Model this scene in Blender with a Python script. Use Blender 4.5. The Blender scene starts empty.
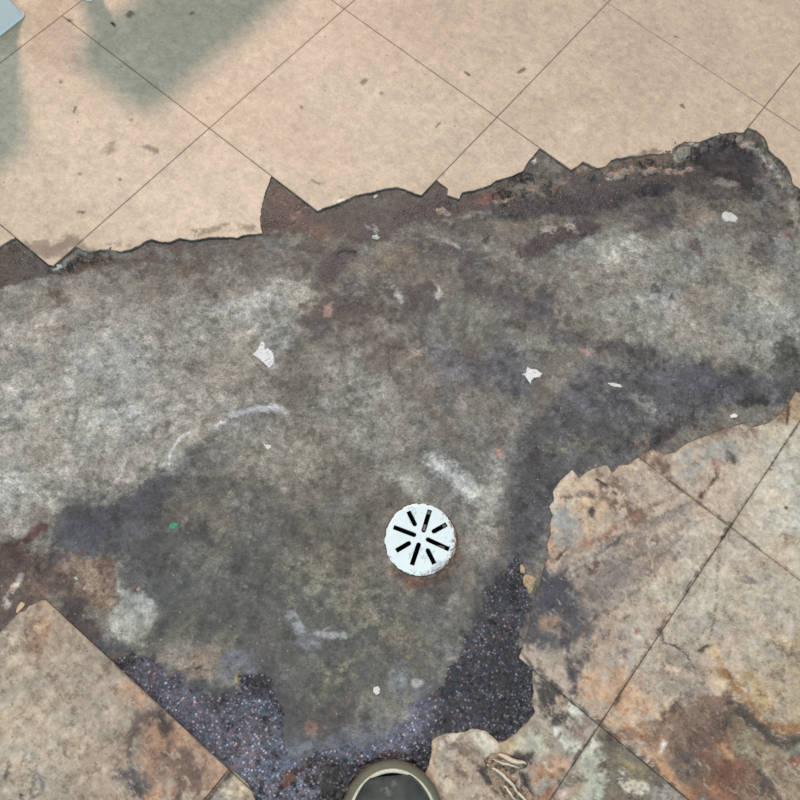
import bpy, bmesh, math, random
import numpy as np
from mathutils import Matrix, Vector, geometry

# ------------------------------------------------------------------ camera, light, exposure
T = 0.305                                     # one vinyl tile, metres
F_PX, CRX, CRY, CRZ = 782.53, 0.325916, -0.072038, 0.683371
CAM = np.array([4.07993, -0.462006, 3.210354]) * T
def _rot(rx, ry, rz):
    c, s = math.cos, math.sin
    X = np.array([[1,0,0],[0,c(rx),-s(rx)],[0,s(rx),c(rx)]])
    Y = np.array([[c(ry),0,s(ry)],[0,1,0],[-s(ry),0,c(ry)]])
    Z = np.array([[c(rz),-s(rz),0],[s(rz),c(rz),0],[0,0,1]])
    return Z @ Y @ X
RC = _rot(CRX, CRY, CRZ)
sc = bpy.context.scene
col = sc.collection
cam = bpy.data.objects.new('camera', bpy.data.cameras.new('camera'))
col.objects.link(cam)
cam.matrix_world = Matrix.Translation(Vector(CAM)) @ Matrix(RC.tolist()).to_4x4()
cam.data.sensor_width = 36; cam.data.lens = F_PX * 36 / 800; cam.data.clip_start = 0.02
sc.camera = cam

def at(px, py, z=0.0):
    """point of the room at height z seen at photograph pixel px, py"""
    d = RC @ np.array([(px - 400) / F_PX, -(py - 400) / F_PX, -1.0])
    t = (z - CAM[2]) / d[2]
    return CAM + t * d

world = bpy.data.worlds.new('room_air'); sc.world = world; world.use_nodes = True
world.node_tree.nodes['Background'].inputs[0].default_value = (0.80, 1.02, 1.10, 1)
world.node_tree.nodes['Background'].inputs[1].default_value = 0.25

def area(name, loc, target, w, h, power, color):
    l = bpy.data.lights.new(name, 'AREA'); l.shape = 'RECTANGLE'; l.size = w; l.size_y = h
    l.energy = power; l.color = color
    o = bpy.data.objects.new(name, l); col.objects.link(o)
    o.location = loc
    o.rotation_euler = (Vector(target) - Vector(loc)).to_track_quat('-Z', 'Y').to_euler()
    return o
MID = at(400, 400)
up2 = at(403, 300) - at(400, 400); up2 /= np.linalg.norm(up2)      # floor direction towards the far side of the room
rt2 = np.array([up2[1], -up2[0], 0])
kloc = MID + (up2 * 2.05 + rt2 * -0.52 + np.array([0, 0, 2.3])) * 1.75
sun = bpy.data.lights.new('warm_low_sun', 'SUN'); sun.energy = 1.93; sun.angle = math.radians(8); sun.color = (1.0, 0.68, 0.56)
so = bpy.data.objects.new('warm_low_sun', sun); col.objects.link(so); so.location = kloc
so.rotation_euler = (Vector(MID) - Vector(kloc)).to_track_quat('-Z', 'Y').to_euler()
floc = MID - up2 * 1.3 + rt2 * -0.1 + np.array([0, 0, 2.55])
area('cool_fill_panel', floc, MID, 1.2, 0.22, 42, (0.76, 0.97, 1.03))  # added cool fill, placed for mastic glints and brighter box faces
sc.view_settings.view_transform = 'Standard'; sc.view_settings.look = 'None'
sc.view_settings.gamma = 1; sc.view_settings.use_curve_mapping = False
sc.view_settings.exposure = 0.12
ALB = 1.0                                     # albedo scale applied to colours read off the photograph

# ------------------------------------------------------------------ numpy noise
def _hash(ix, iy, seed):
    n = (ix.astype(np.int64) * 374761393 + iy.astype(np.int64) * 668265263 + seed * 974634777) & 0xffffffff
    n = ((n ^ (n >> 13)) * 1274126177) & 0xffffffff
    return ((n ^ (n >> 16)) & 0xffffff) / float(0xffffff)
def vnoise(x, y, seed):
    ix = np.floor(x); iy = np.floor(y); fx = x - ix; fy = y - iy
    fx = fx*fx*fx*(fx*(fx*6-15)+10); fy = fy*fy*fy*(fy*(fy*6-15)+10)
    a = _hash(ix, iy, seed); b = _hash(ix+1, iy, seed); c = _hash(ix, iy+1, seed); d = _hash(ix+1, iy+1, seed)
    return (a*(1-fx)+b*fx)*(1-fy) + (c*(1-fx)+d*fx)*fy
def fbm(x, y, scale, octs=4, seed=1, gain=0.55):
    """about -1..1; scale = size in metres of the largest lumps"""
    s = np.zeros_like(x); amp = 1.0; tot = 0; f = 1.0/scale
    for o in range(octs):
        c_, s_ = math.cos(0.6*o+seed), math.sin(0.6*o+seed)
        s += amp*(vnoise((x*c_-y*s_)*f+17.3*o, (x*s_+y*c_)*f-9.1*o, seed*31+o)*2-1); tot += amp
        amp *= gain; f *= 2.03
    return s/tot*1.6

K = 0.00150                                   # metres of floor per pixel of the photograph, on average
def W(pts): return np.array([at(*p)[:2] for p in pts])
def seg_dist(x, y, P, closed):
    n = len(P); d = np.full(x.shape, 1e9)
    if n == 1: return np.hypot(x-P[0,0], y-P[0,1])
    for i in range(n if closed else n-1):
        a = P[i]; b = P[(i+1) % n]; ab = b-a
        t = np.clip(((x-a[0])*ab[0]+(y-a[1])*ab[1])/(ab@ab+1e-12), 0, 1)
        d = np.minimum(d, np.hypot(x-a[0]-t*ab[0], y-a[1]-t*ab[1]))
    return d
def inside(x, y, P):
    c = np.zeros(x.shape, bool); n = len(P)
    for i in range(n):
        x1, y1 = P[i]; x2, y2 = P[(i+1) % n]
        if y1 == y2: continue
        m = ((y1 > y) != (y2 > y)) & (x < (x2-x1)*(y-y1)/(y2-y1)+x1)
        c ^= m
    return c
def smooth(d, soft):                          # 1 inside, 0 outside
    t = np.clip(0.5 - d/(2*max(soft, 1e-6)), 0, 1); return t*t*(3-2*t)
def feature_mask(x, y, N, kind, pts, r, soft, warp, mott):
    P = W(pts); R = (r + soft + warp*1.6 + 3)*K
    lo = P.min(0)-R; hi = P.max(0)+R
    m = np.nonzero((x > lo[0]) & (x < hi[0]) & (y > lo[1]) & (y < hi[1]))[0]
    if not len(m): return m, None
    xs, ys = x[m], y[m]
    xw = xs + N['wx'][m]*warp*K; yw = ys + N['wy'][m]*warp*K
    if kind == 'P':
        d = seg_dist(xw, yw, P, True); d = np.where(inside(xw, yw, P), -d, d)
    else:
        d = seg_dist(xw, yw, P, False) - r*K
    d = d + N['f'][m]*min(soft, 9)*.85*K
    a = smooth(d, max(soft*.8, .6)*K)
    if mott:
        a = a*np.clip(0.5+(N['m'][m]+0.35-mott*0.6)*3.2, 0, 1)
    return m, a
def noises(x, y):
    return dict(wx=fbm(x, y, .05, 5, 3, .62), wy=fbm(x, y, .05, 5, 7, .62), m=fbm(x, y, .014, 5, 11, .75), f=fbm(x, y, .009, 4, 13, .8))
def paint(x, y, base, feats, N, brk=False):
    c = np.empty((len(x), 3)); c[:] = base
    for f in feats:
        kind, pts, rgb, r, soft = f[:5]
        o = f[5] if len(f) > 5 else {}
        md = o.get('m', 0)
        if brk and not md and not o.get('solid') and soft >= 4 and pts[0][1] > 430 and r < 20 and max(p[0] for p in pts)-min(p[0] for p in pts) < 200: md = .13
        m, a = feature_mask(x, y, N, kind, pts, r, soft, o.get('w', soft*0.7+3), md)
        if a is None: continue
        a = (a*o.get('a', 1.0))[:, None]
        c[m] = c[m]*(1-a) + np.array(rgb)*a
    return c
def desat(c, k):
    l = c.mean(-1, keepdims=True); return l+(c-l)*k
def to_lin(c):
    c = np.clip(c/255.0, 0.005, 0.97); return np.where(c <= .04045, c/12.92, ((c+.055)/1.055)**2.4)*ALB
def S(pts, rgb, r, soft, **o): return ('S', pts, rgb, r, soft, o)
def P(pts, rgb, soft, **o): return ('P', pts, rgb, 0, soft, o)

# ------------------------------------------------------------------ stains and colours of the bared concrete (placed on the floor; sheen and shoe shade painted in at the mastic)
SLAB = [
 # pale, dry cement
 P([(-60,285),(60,282),(150,285),(230,285),(300,268),(322,300),(296,330),(270,380),(215,420),(165,465),(110,492),(60,505),(40,540),(-80,535)], (146,142,131), 16, w=16),
 S([(50,410),(150,350)], (160,157,147), 22, 22, a=.8), S([(-10,488),(30,500)], (166,164,153), 16, 12, w=9),
 S([(225,312),(300,292)], (156,153,144), 14, 12), S([(80,440),(130,425)], (158,156,146), 16, 14, a=.8),
 S([(0,430),(30,400)], (158,154,144), 16, 14, a=.7),
 S([(-10,308),(60,295),(150,285),(240,285)], (124,114,101), 9, 9, w=9, a=.8), S([(40,330),(90,305),(150,300)], (152,139,126), 12, 12, a=.6),
 S([(160,300),(170,330)], (132,124,112), 10, 10, a=.6), S([(50,400),(42,460)], (134,128,114), 6, 8, a=.6),
 S([(190,290),(255,262)], (116,112,106), 16, 14), S([(200,370),(240,365)], (126,118,108), 14, 14, a=.6),
 P([(560,235),(640,232),(720,235),(800,235),(820,300),(800,350),(700,358),(640,352),(590,320),(570,280)], (134,133,123), 14, w=14),
 S([(600,268),(640,242)], (158,158,150), 8, 10, m=.25), S([(650,262),(655,290),(690,330)], (152,151,143), 10, 12, m=.2), S([(770,290),(790,330),(770,350)], (146,146,134), 12, 12, m=.15),
 S([(640,300),(600,330)], (146,145,134), 10, 10, m=.3), S([(480,250),(530,262),(560,280)], (128,124,112), 12, 10, m=.2),
 S([(720,270),(760,262)], (136,132,112), 10, 10, a=.5),
 S([(250,440),(330,440),(380,420)], (136,131,118), 26, 22), S([(350,370),(380,400)], (138,134,122), 16, 16, w=14), S([(270,480),(350,470)], (132,128,114), 14, 14, a=.7),
 S([(430,458),(452,470),(470,492)], (170,173,165), 9, 10, w=8), S([(505,470),(492,500),(480,545)], (152,149,139), 9, 10, w=8), S([(400,465),(420,490)], (148,145,134), 12, 12, a=.7),
 S([(555,345),(600,330)], (122,119,108), 12, 12, a=.7), S([(500,400),(530,440)], (122,119,112), 14, 12, a=.6), S([(520,345),(545,340)], (132,130,116), 8, 8, a=.7),
 # mid browns and olives
 S([(190,500),(300,520),(380,510)], (100,97,87), 20, 18, w=14, m=.12), S([(330,540),(370,580),(380,620)], (98,93,82), 20, 18, w=12), S([(250,570),(300,600),(380,640)], (90,88,80), 34, 20, w=16),
 S([(230,540),(300,545)], (92,90,84), 14, 12, w=12, m=.2), S([(310,490),(370,480)], (112,106,94), 12, 12, a=.7),
 S([(300,655),(350,670),(410,660)], (86,83,76), 22, 14, w=10), S([(350,600),(380,625)], (122,119,102), 14, 9, w=10, m=.5), S([(290,590),(330,570)], (120,118,104), 16, 10, w=10, m=.6),
 S([(325,672),(350,662),(330,688)], (124,120,99), 6, 6, w=6, m=.3), S([(380,650),(420,640)], (112,106,90), 12, 8, w=8, m=.5), S([(398,690),(404,668)], (112,117,116), 6, 5, w=5), S([(418,681)], (130,130,122), 4, 2),
 S([(430,600),(460,575),(480,610)], (96,92,86), 14, 12), S([(465,530),(475,560)], (118,112,102), 9, 8, a=.7),
 S([(345,262),(400,268),(440,280)], (120,107,94), 9, 10, a=.8), S([(380,340),(420,360),(430,400)], (112,102,95), 12, 12, a=.7), S([(500,300),(470,320)], (114,112,98), 14, 14, a=.7),
 S([(320,315),(350,300),(400,298),(430,290)], (84,79,76), 15, 9, w=12, m=.35), S([(312,320),(322,330)], (82,79,82), 9, 6, w=5), S([(400,300),(396,290)], (150,146,138), 4, 3, w=4, m=.2), S([(438,286),(440,294)], (162,158,150), 3, 3, w=4),
 P([(325,305),(333,300),(335,309),(329,318),(324,315)], (168,124,116), 1.5, w=2),
 S([(410,350),(416,354)], (150,130,120), 2, 2), S([(403,361),(418,352)], (152,132,120), 1.2, 1, w=3), S([(500,450),(503,455)], (165,110,100), 2, 2),
 S([(582,350),(588,354)], (150,110,105), 2.5, 2, w=3), S([(680,300),(700,290)], (150,130,122), 8, 8, a=.4), S([(785,235),(790,238)], (140,95,92), 2.5, 2),
 # dark band along the broken tile line, left
 P([(-60,230),(0,246),(14,238),(50,262),(75,246),(100,246),(150,236),(180,236),(262,230),(262,240),(215,248),(165,262),(130,264),(80,271),(40,276),(0,286),(-60,295)], (74,70,66), 3, w=5),
 P([(0,250),(14,240),(36,258),(34,270),(0,280)], (78,76,72), 3, w=3), S([(64,262),(70,256),(80,250),(90,252)], (120,118,111), 3.5, 2.5, w=3),
 S([(104,254),(115,256),(125,255)], (110,108,102), 3, 3, w=4), S([(130,258),(150,246),(165,250)], (106,103,98), 5, 5, w=4), S([(170,258),(200,252),(245,246)], (98,95,91), 8, 7, w=6),
 S([(58,268),(61,267)], (165,160,150), 2, 1.5), S([(70,266),(100,258)], (58,54,52), 4, 4, w=3),
 S([(175,268),(185,266)], (100,88,76), 5, 5, w=6), S([(56,292),(60,298)], (100,88,78), 4, 4, w=4),
 # brown pocket where half a tile is gone
 P([(270,176),(320,212),(350,200),(345,232),(300,240),(262,236),(260,210)], (76,64,60), 3, w=3),
 S([(276,196),(290,206),(302,216)], (126,99,84), 8, 7, w=6, m=.1), S([(300,222),(315,228)], (110,88,78), 6, 6), S([(266,222),(280,224)], (56,47,48), 6, 5), S([(268,230),(276,229)], (120,112,106), 1.5, 1.5, w=3),
 S([(330,226),(345,222),(362,212)], (112,90,78), 10, 9, w=8), S([(265,240),(300,238)], (108,108,102), 8, 6, w=5), S([(300,245),(320,245)], (82,80,76), 4, 4),
 # dark stained band, centre and right
 S([(350,215),(400,203),(450,208),(500,205),(560,196),(620,190),(690,175),(750,165)], (80,75,72), 24, 13, w=14),
 S([(372,200),(400,196),(425,202)], (92,90,86), 6, 5, w=6, m=.15), S([(400,222),(425,208),(440,205)], (60,58,68), 10, 8, w=7), S([(355,236),(372,232),(380,238)], (78,72,70), 8, 6, w=6),
 S([(370,226),(378,238)], (150,146,138), 4, 3, w=5, m=.75), S([(345,250),(335,262),(330,270)], (74,72,77), 9, 6, w=6), S([(352,252)], (50,46,46), 3, 2, w=3),
 S([(345,200),(360,196)], (104,88,80), 5, 4), S([(438,210),(446,212)], (176,160,148), 3.5, 1.5, w=3), S([(445,190),(440,184)], (104,100,96), 6, 5),
 S([(445,222),(480,214),(520,212)], (128,124,116), 2.5, 3, w=4), S([(420,245),(430,250),(460,250),(480,262)], (76,78,80), 7, 6, w=6, m=.2), S([(430,236),(455,246)], (134,128,116), 2, 2.5, w=4),
 S([(380,250),(410,250)], (118,102,90), 8, 8, w=6), S([(378,246),(390,262)], (124,112,90), 7, 7), S([(465,260),(475,285),(500,295),(550,322)], (82,80,80), 6, 6, w=7),
 S([(500,192),(484,198)], (112,76,66), 6, 4, w=4), S([(498,200),(508,199),(516,194)], (160,132,112), 3, 2.5, w=4, m=.2), S([(510,178),(524,176)], (44,42,42), 5, 4, w=5),
 S([(505,194),(528,190)], (50,48,48), 4, 3, w=4, m=.5), S([(536,165),(548,172),(560,178)], (104,100,92), 6, 5, w=5, m=.2), S([(534,161)], (180,178,172), 2, 1.5),
 S([(530,186),(545,190),(566,182)], (124,104,92), 5, 4, w=6, m=.3), S([(545,205),(500,212),(580,205),(620,200)], (62,62,71), 8, 7, w=7), S([(640,192),(664,188)], (52,54,68), 8, 6, w=5),
 S([(500,224),(540,226),(560,220)], (116,106,92), 7, 6, w=6), S([(484,236)], (50,48,46), 4, 3), S([(526,250),(545,240),(575,230),(595,222)], (74,69,69), 9, 5, w=7),
 S([(545,232),(556,232),(565,224),(575,228)], (160,146,130), 5, 2, w=5, m=.8), S([(598,219),(604,220)], (140,132,122), 3, 3),
 S([(600,215),(640,208),(690,205)], (98,94,88), 8, 8, w=6), S([(640,215),(665,222)], (80,76,80), 10, 8, w=7), S([(690,222),(700,216),(712,214)], (130,116,102), 6, 6), S([(620,228),(640,220)], (128,126,122), 6, 7, a=.7),
 P([(688,145),(740,138),(762,160),(760,188),(735,192),(700,172)], (64,60,62), 9, w=7), S([(700,185),(720,192),(760,195)], (80,76,74), 6, 6),
 S([(716,181),(736,184)], (118,114,110), 4, 3, w=4), S([(740,142),(752,146),(758,152)], (152,138,130), 4, 3, w=3, m=.2), S([(764,156),(770,165),(776,170)], (152,148,138), 3, 2.5, w=3),
 S([(778,175),(784,186)], (132,128,118), 5, 4, w=4, m=.3), S([(755,140),(768,150),(778,165),(790,180)], (96,92,80), 4, 3, w=4, m=.3),
 S([(578,168),(600,170),(640,162),(670,156)], (112,92,80), 7, 5, w=6, m=.15), S([(608,176),(620,173),(628,168)], (166,136,116), 3.5, 2, w=4, m=.2), S([(645,171),(655,168),(668,172),(690,168)], (160,134,118), 4, 2.5, w=5, m=.25),
 P([(673,153),(683,148),(690,150),(688,157),(680,160),(674,158)], (158,148,134), 2, w=3), S([(688,146),(698,146)], (150,140,124), 3, 2.5), S([(640,165),(652,160)], (70,62,56), 4, 3, w=4, m=.2),
 P([(753,215),(768,215),(776,240),(774,268),(756,268),(752,240)], (94,91,89), 7, w=5), S([(792,205),(796,225)], (144,141,130), 4, 5), S([(800,195),(812,220)], (78,74,68), 8, 8),
 S([(693,244),(698,250)], (96,84,84), 5, 5), S([(655,285),(668,292)], (88,86,82), 5, 5, w=5, m=.2),
 # violet-grey oily stains
 P([(545,408),(570,395),(600,378),(650,366),(700,360),(745,368),(775,378),(800,385),(800,402),(765,408),(740,404),(700,412),(650,414),(610,424),(570,430)], (84,84,92), 8, w=10),
 S([(670,385),(700,380),(730,385)], (84,87,100), 12, 10), S([(590,385),(570,410)], (92,90,100), 16, 10), S([(745,405),(765,400)], (62,60,60), 6, 5, w=5), S([(640,350),(660,362)], (86,83,85), 8, 7),
 S([(785,350),(800,370),(790,385)], (82,86,78), 12, 12, w=8), S([(640,402),(656,408)], (132,130,124), 6, 5, w=5, m=.4), S([(610,395),(630,385)], (112,110,102), 10, 8, m=.35),
 S([(455,362),(480,372),(500,365),(520,380)], (98,96,106), 16, 12, w=10), S([(490,300),(540,318),(560,335),(640,352)], (92,89,90), 6, 7, w=8), S([(440,345),(455,385)], (106,104,106), 10, 10, a=.7),
 S([(545,300),(536,312)], (80,78,86), 9, 7, w=6),
 P([(522,420),(560,405),(640,415),(690,412),(668,445),(640,458),(590,472),(556,490),(550,540),(535,565),(512,590),(470,620),(490,560),(512,520),(515,460)], (84,84,88), 9, w=10),
 S([(600,440),(640,432),(680,428)], (96,95,88), 8, 8, m=.1), S([(555,450),(580,440)], (108,106,96), 9, 8, m=.35), S([(690,415),(655,438)], (70,68,70), 6, 6, w=6), S([(540,460),(530,520),(515,560)], (76,77,86), 9, 8),
 S([(760,418),(742,424)], (112,110,106), 7, 5), S([(640,442),(652,455),(660,465)], (120,100,84), 9, 6, w=6, m=.1),
 # lower left stains
 P([(48,520),(72,507),(100,506),(118,500),(148,480),(160,468),(178,480),(165,512),(152,535),(150,556),(100,552),(55,552)], (74,75,84), 5, w=7), S([(80,540),(100,530)], (70,74,92), 9, 8),
 S([(40,530),(30,520)], (112,108,98), 9, 8), S([(180,495),(230,500),(300,525)], (92,90,86), 10, 12, m=.1),
 P([(110,556),(150,525),(200,530),(250,560),(268,620),(262,680),(210,655),(160,630),(150,600),(118,590)], (80,80,77), 10, w=12), S([(200,560),(240,590)], (98,98,90), 12, 10, m=.35),
 P([(97,571),(106,566),(113,562),(117,586),(140,593),(155,605),(157,615),(150,626),(150,640),(135,642),(118,634),(106,612),(110,592)], (150,152,140), 2.5, w=5),
 P([(-60,545),(20,548),(60,555),(112,556),(110,600),(85,612),(50,600),(0,632),(-60,660)], (96,76,67), 7, w=8), S([(22,540),(34,530),(42,528)], (96,60,57), 3, 3, w=3), S([(2,550),(10,555)], (84,62,58), 9, 6),
 S([(64,564),(80,572),(92,590),(100,600)], (138,116,96), 9, 7, w=7, m=.1), S([(40,585),(20,580)], (112,90,76), 9, 7, m=.25), S([(12,590),(8,600)], (180,160,145), 3, 1.5, w=4, m=.3), S([(18,575),(6,606)], (160,148,140), 2, 1.5, m=.3),
 S([(72,612),(96,640),(108,655)], (74,60,58), 8, 6), S([(112,640),(125,650)], (66,68,74), 9, 7), S([(44,556),(62,556)], (84,72,70), 5, 4), S([(120,655),(145,680)], (96,74,66), 5, 5),
 S([(150,640),(200,640),(230,632)], (98,97,86), 8, 7, m=.1), P([(188,662),(205,650),(234,640),(228,660),(214,684),(200,690),(184,682)], (140,119,98), 5, w=7), S([(160,660),(175,672)], (140,128,112), 8, 6, w=6, m=.35),
 S([(195,670),(200,669)], (45,40,38), .7, .8, w=2), S([(160,700),(200,692),(240,696)], (64,66,68), 5, 5), S([(235,665),(262,672)], (94,98,106), 12, 9), S([(236,682),(240,676)], (150,128,90), 3, 2),
 S([(262,650),(290,690),(286,710)], (80,77,76), 12, 9), S([(290,710),(300,735),(330,735),(345,715)], (82,74,69), 16, 9, w=8), S([(312,726),(316,730)], (140,98,82), 5, 4, w=4), S([(340,705),(350,700)], (110,88,76), 5, 4, m=.3),
 S([(245,704),(262,728)], (104,106,116), 8, 8), S([(300,745),(330,748)], (108,118,128), 8, 7, w=6),
 # smears and scratches
 S([(286,616),(294,622),(300,630)], (134,141,147), 3.5, 2.5, w=4), S([(312,634),(326,636),(343,634)], (140,145,146), 2.2, 2, w=3), S([(321,632),(326,628)], (128,134,138), .8, .8), S([(302,640),(312,648)], (104,110,116), 5, 4, w=4),
 S([(168,464),(170,450),(180,437),(192,428)], (178,178,178), .9, 1, w=2, m=.15), S([(216,423),(235,413),(255,407),(275,405),(285,412)], (158,158,166), 2.2, 2.5, w=2), S([(236,414),(216,423)], (186,186,186), 1, 1, w=2, m=.3),
 S([(310,407),(318,404)], (190,190,190), 1, .8, m=.3), S([(386,350),(390,372),(400,385),(403,410)], (86,80,76), .5, .8, w=3), S([(440,478),(450,486),(462,492)], (110,108,104), .5, .7, w=3),
 S([(560,552),(580,540)], (120,110,104), 2, 2),
 # rust and grime round the drain
 S([(396,570),(420,583),(446,573),(456,555)], (96,76,62), 6, 6, w=4), S([(410,582),(430,582)], (104,66,54), 3, 2.5, w=3, m=.1), S([(388,535),(392,515)], (112,106,98), 4, 3), S([(458,520),(462,545)], (112,104,92), 4, 4),
]
TAR = [(486,590),(506,566),(516,562),(524,576),(530,600),(519,650),(560,690),(552,705),(545,722),(530,742),(497,756),(470,733),(437,740),(432,765),(416,785),(392,765),(362,768),
       (340,795),(320,830),(250,840),(215,775),(185,745),(155,712),(122,682),(112,662),(134,652),(160,648),(170,668),(186,694),(232,702),(240,678),(262,668),(272,690),(288,715),(284,745),
       (300,755),(340,738),(360,748),(396,738),(416,716),(436,690),(455,660),(470,632),(482,612)]
SLAB += [P(TAR, (50,48,55), 6, w=8), S([(250,735),(270,765),(300,790)], (92,96,114), 24, 14, w=8, m=.1), S([(330,755),(350,745),(400,745)], (84,88,104), 10, 8, w=6), S([(150,672),(180,705),(220,735)], (82,80,92), 12, 8, w=6),  # bluish strokes paint the reflected sheen into the mastic colour
         S([(240,740),(230,750)], (98,90,98), 12, 10), S([(432,700),(418,735)], (80,86,104), 9, 8), S([(288,775),(325,758)], (72,52,50), 2, 2, w=4), S([(290,775),(288,782)], (110,70,58), 4, 3, w=3),
         S([(500,600),(480,640)], (62,62,70), 10, 8), S([(492,622),(504,634)], (30,28,30), 2, 1.5), S([(335,770),(328,800)], (48,40,34), 8, 6, w=3)]  # last stroke paints the shade beside the shoe

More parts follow.
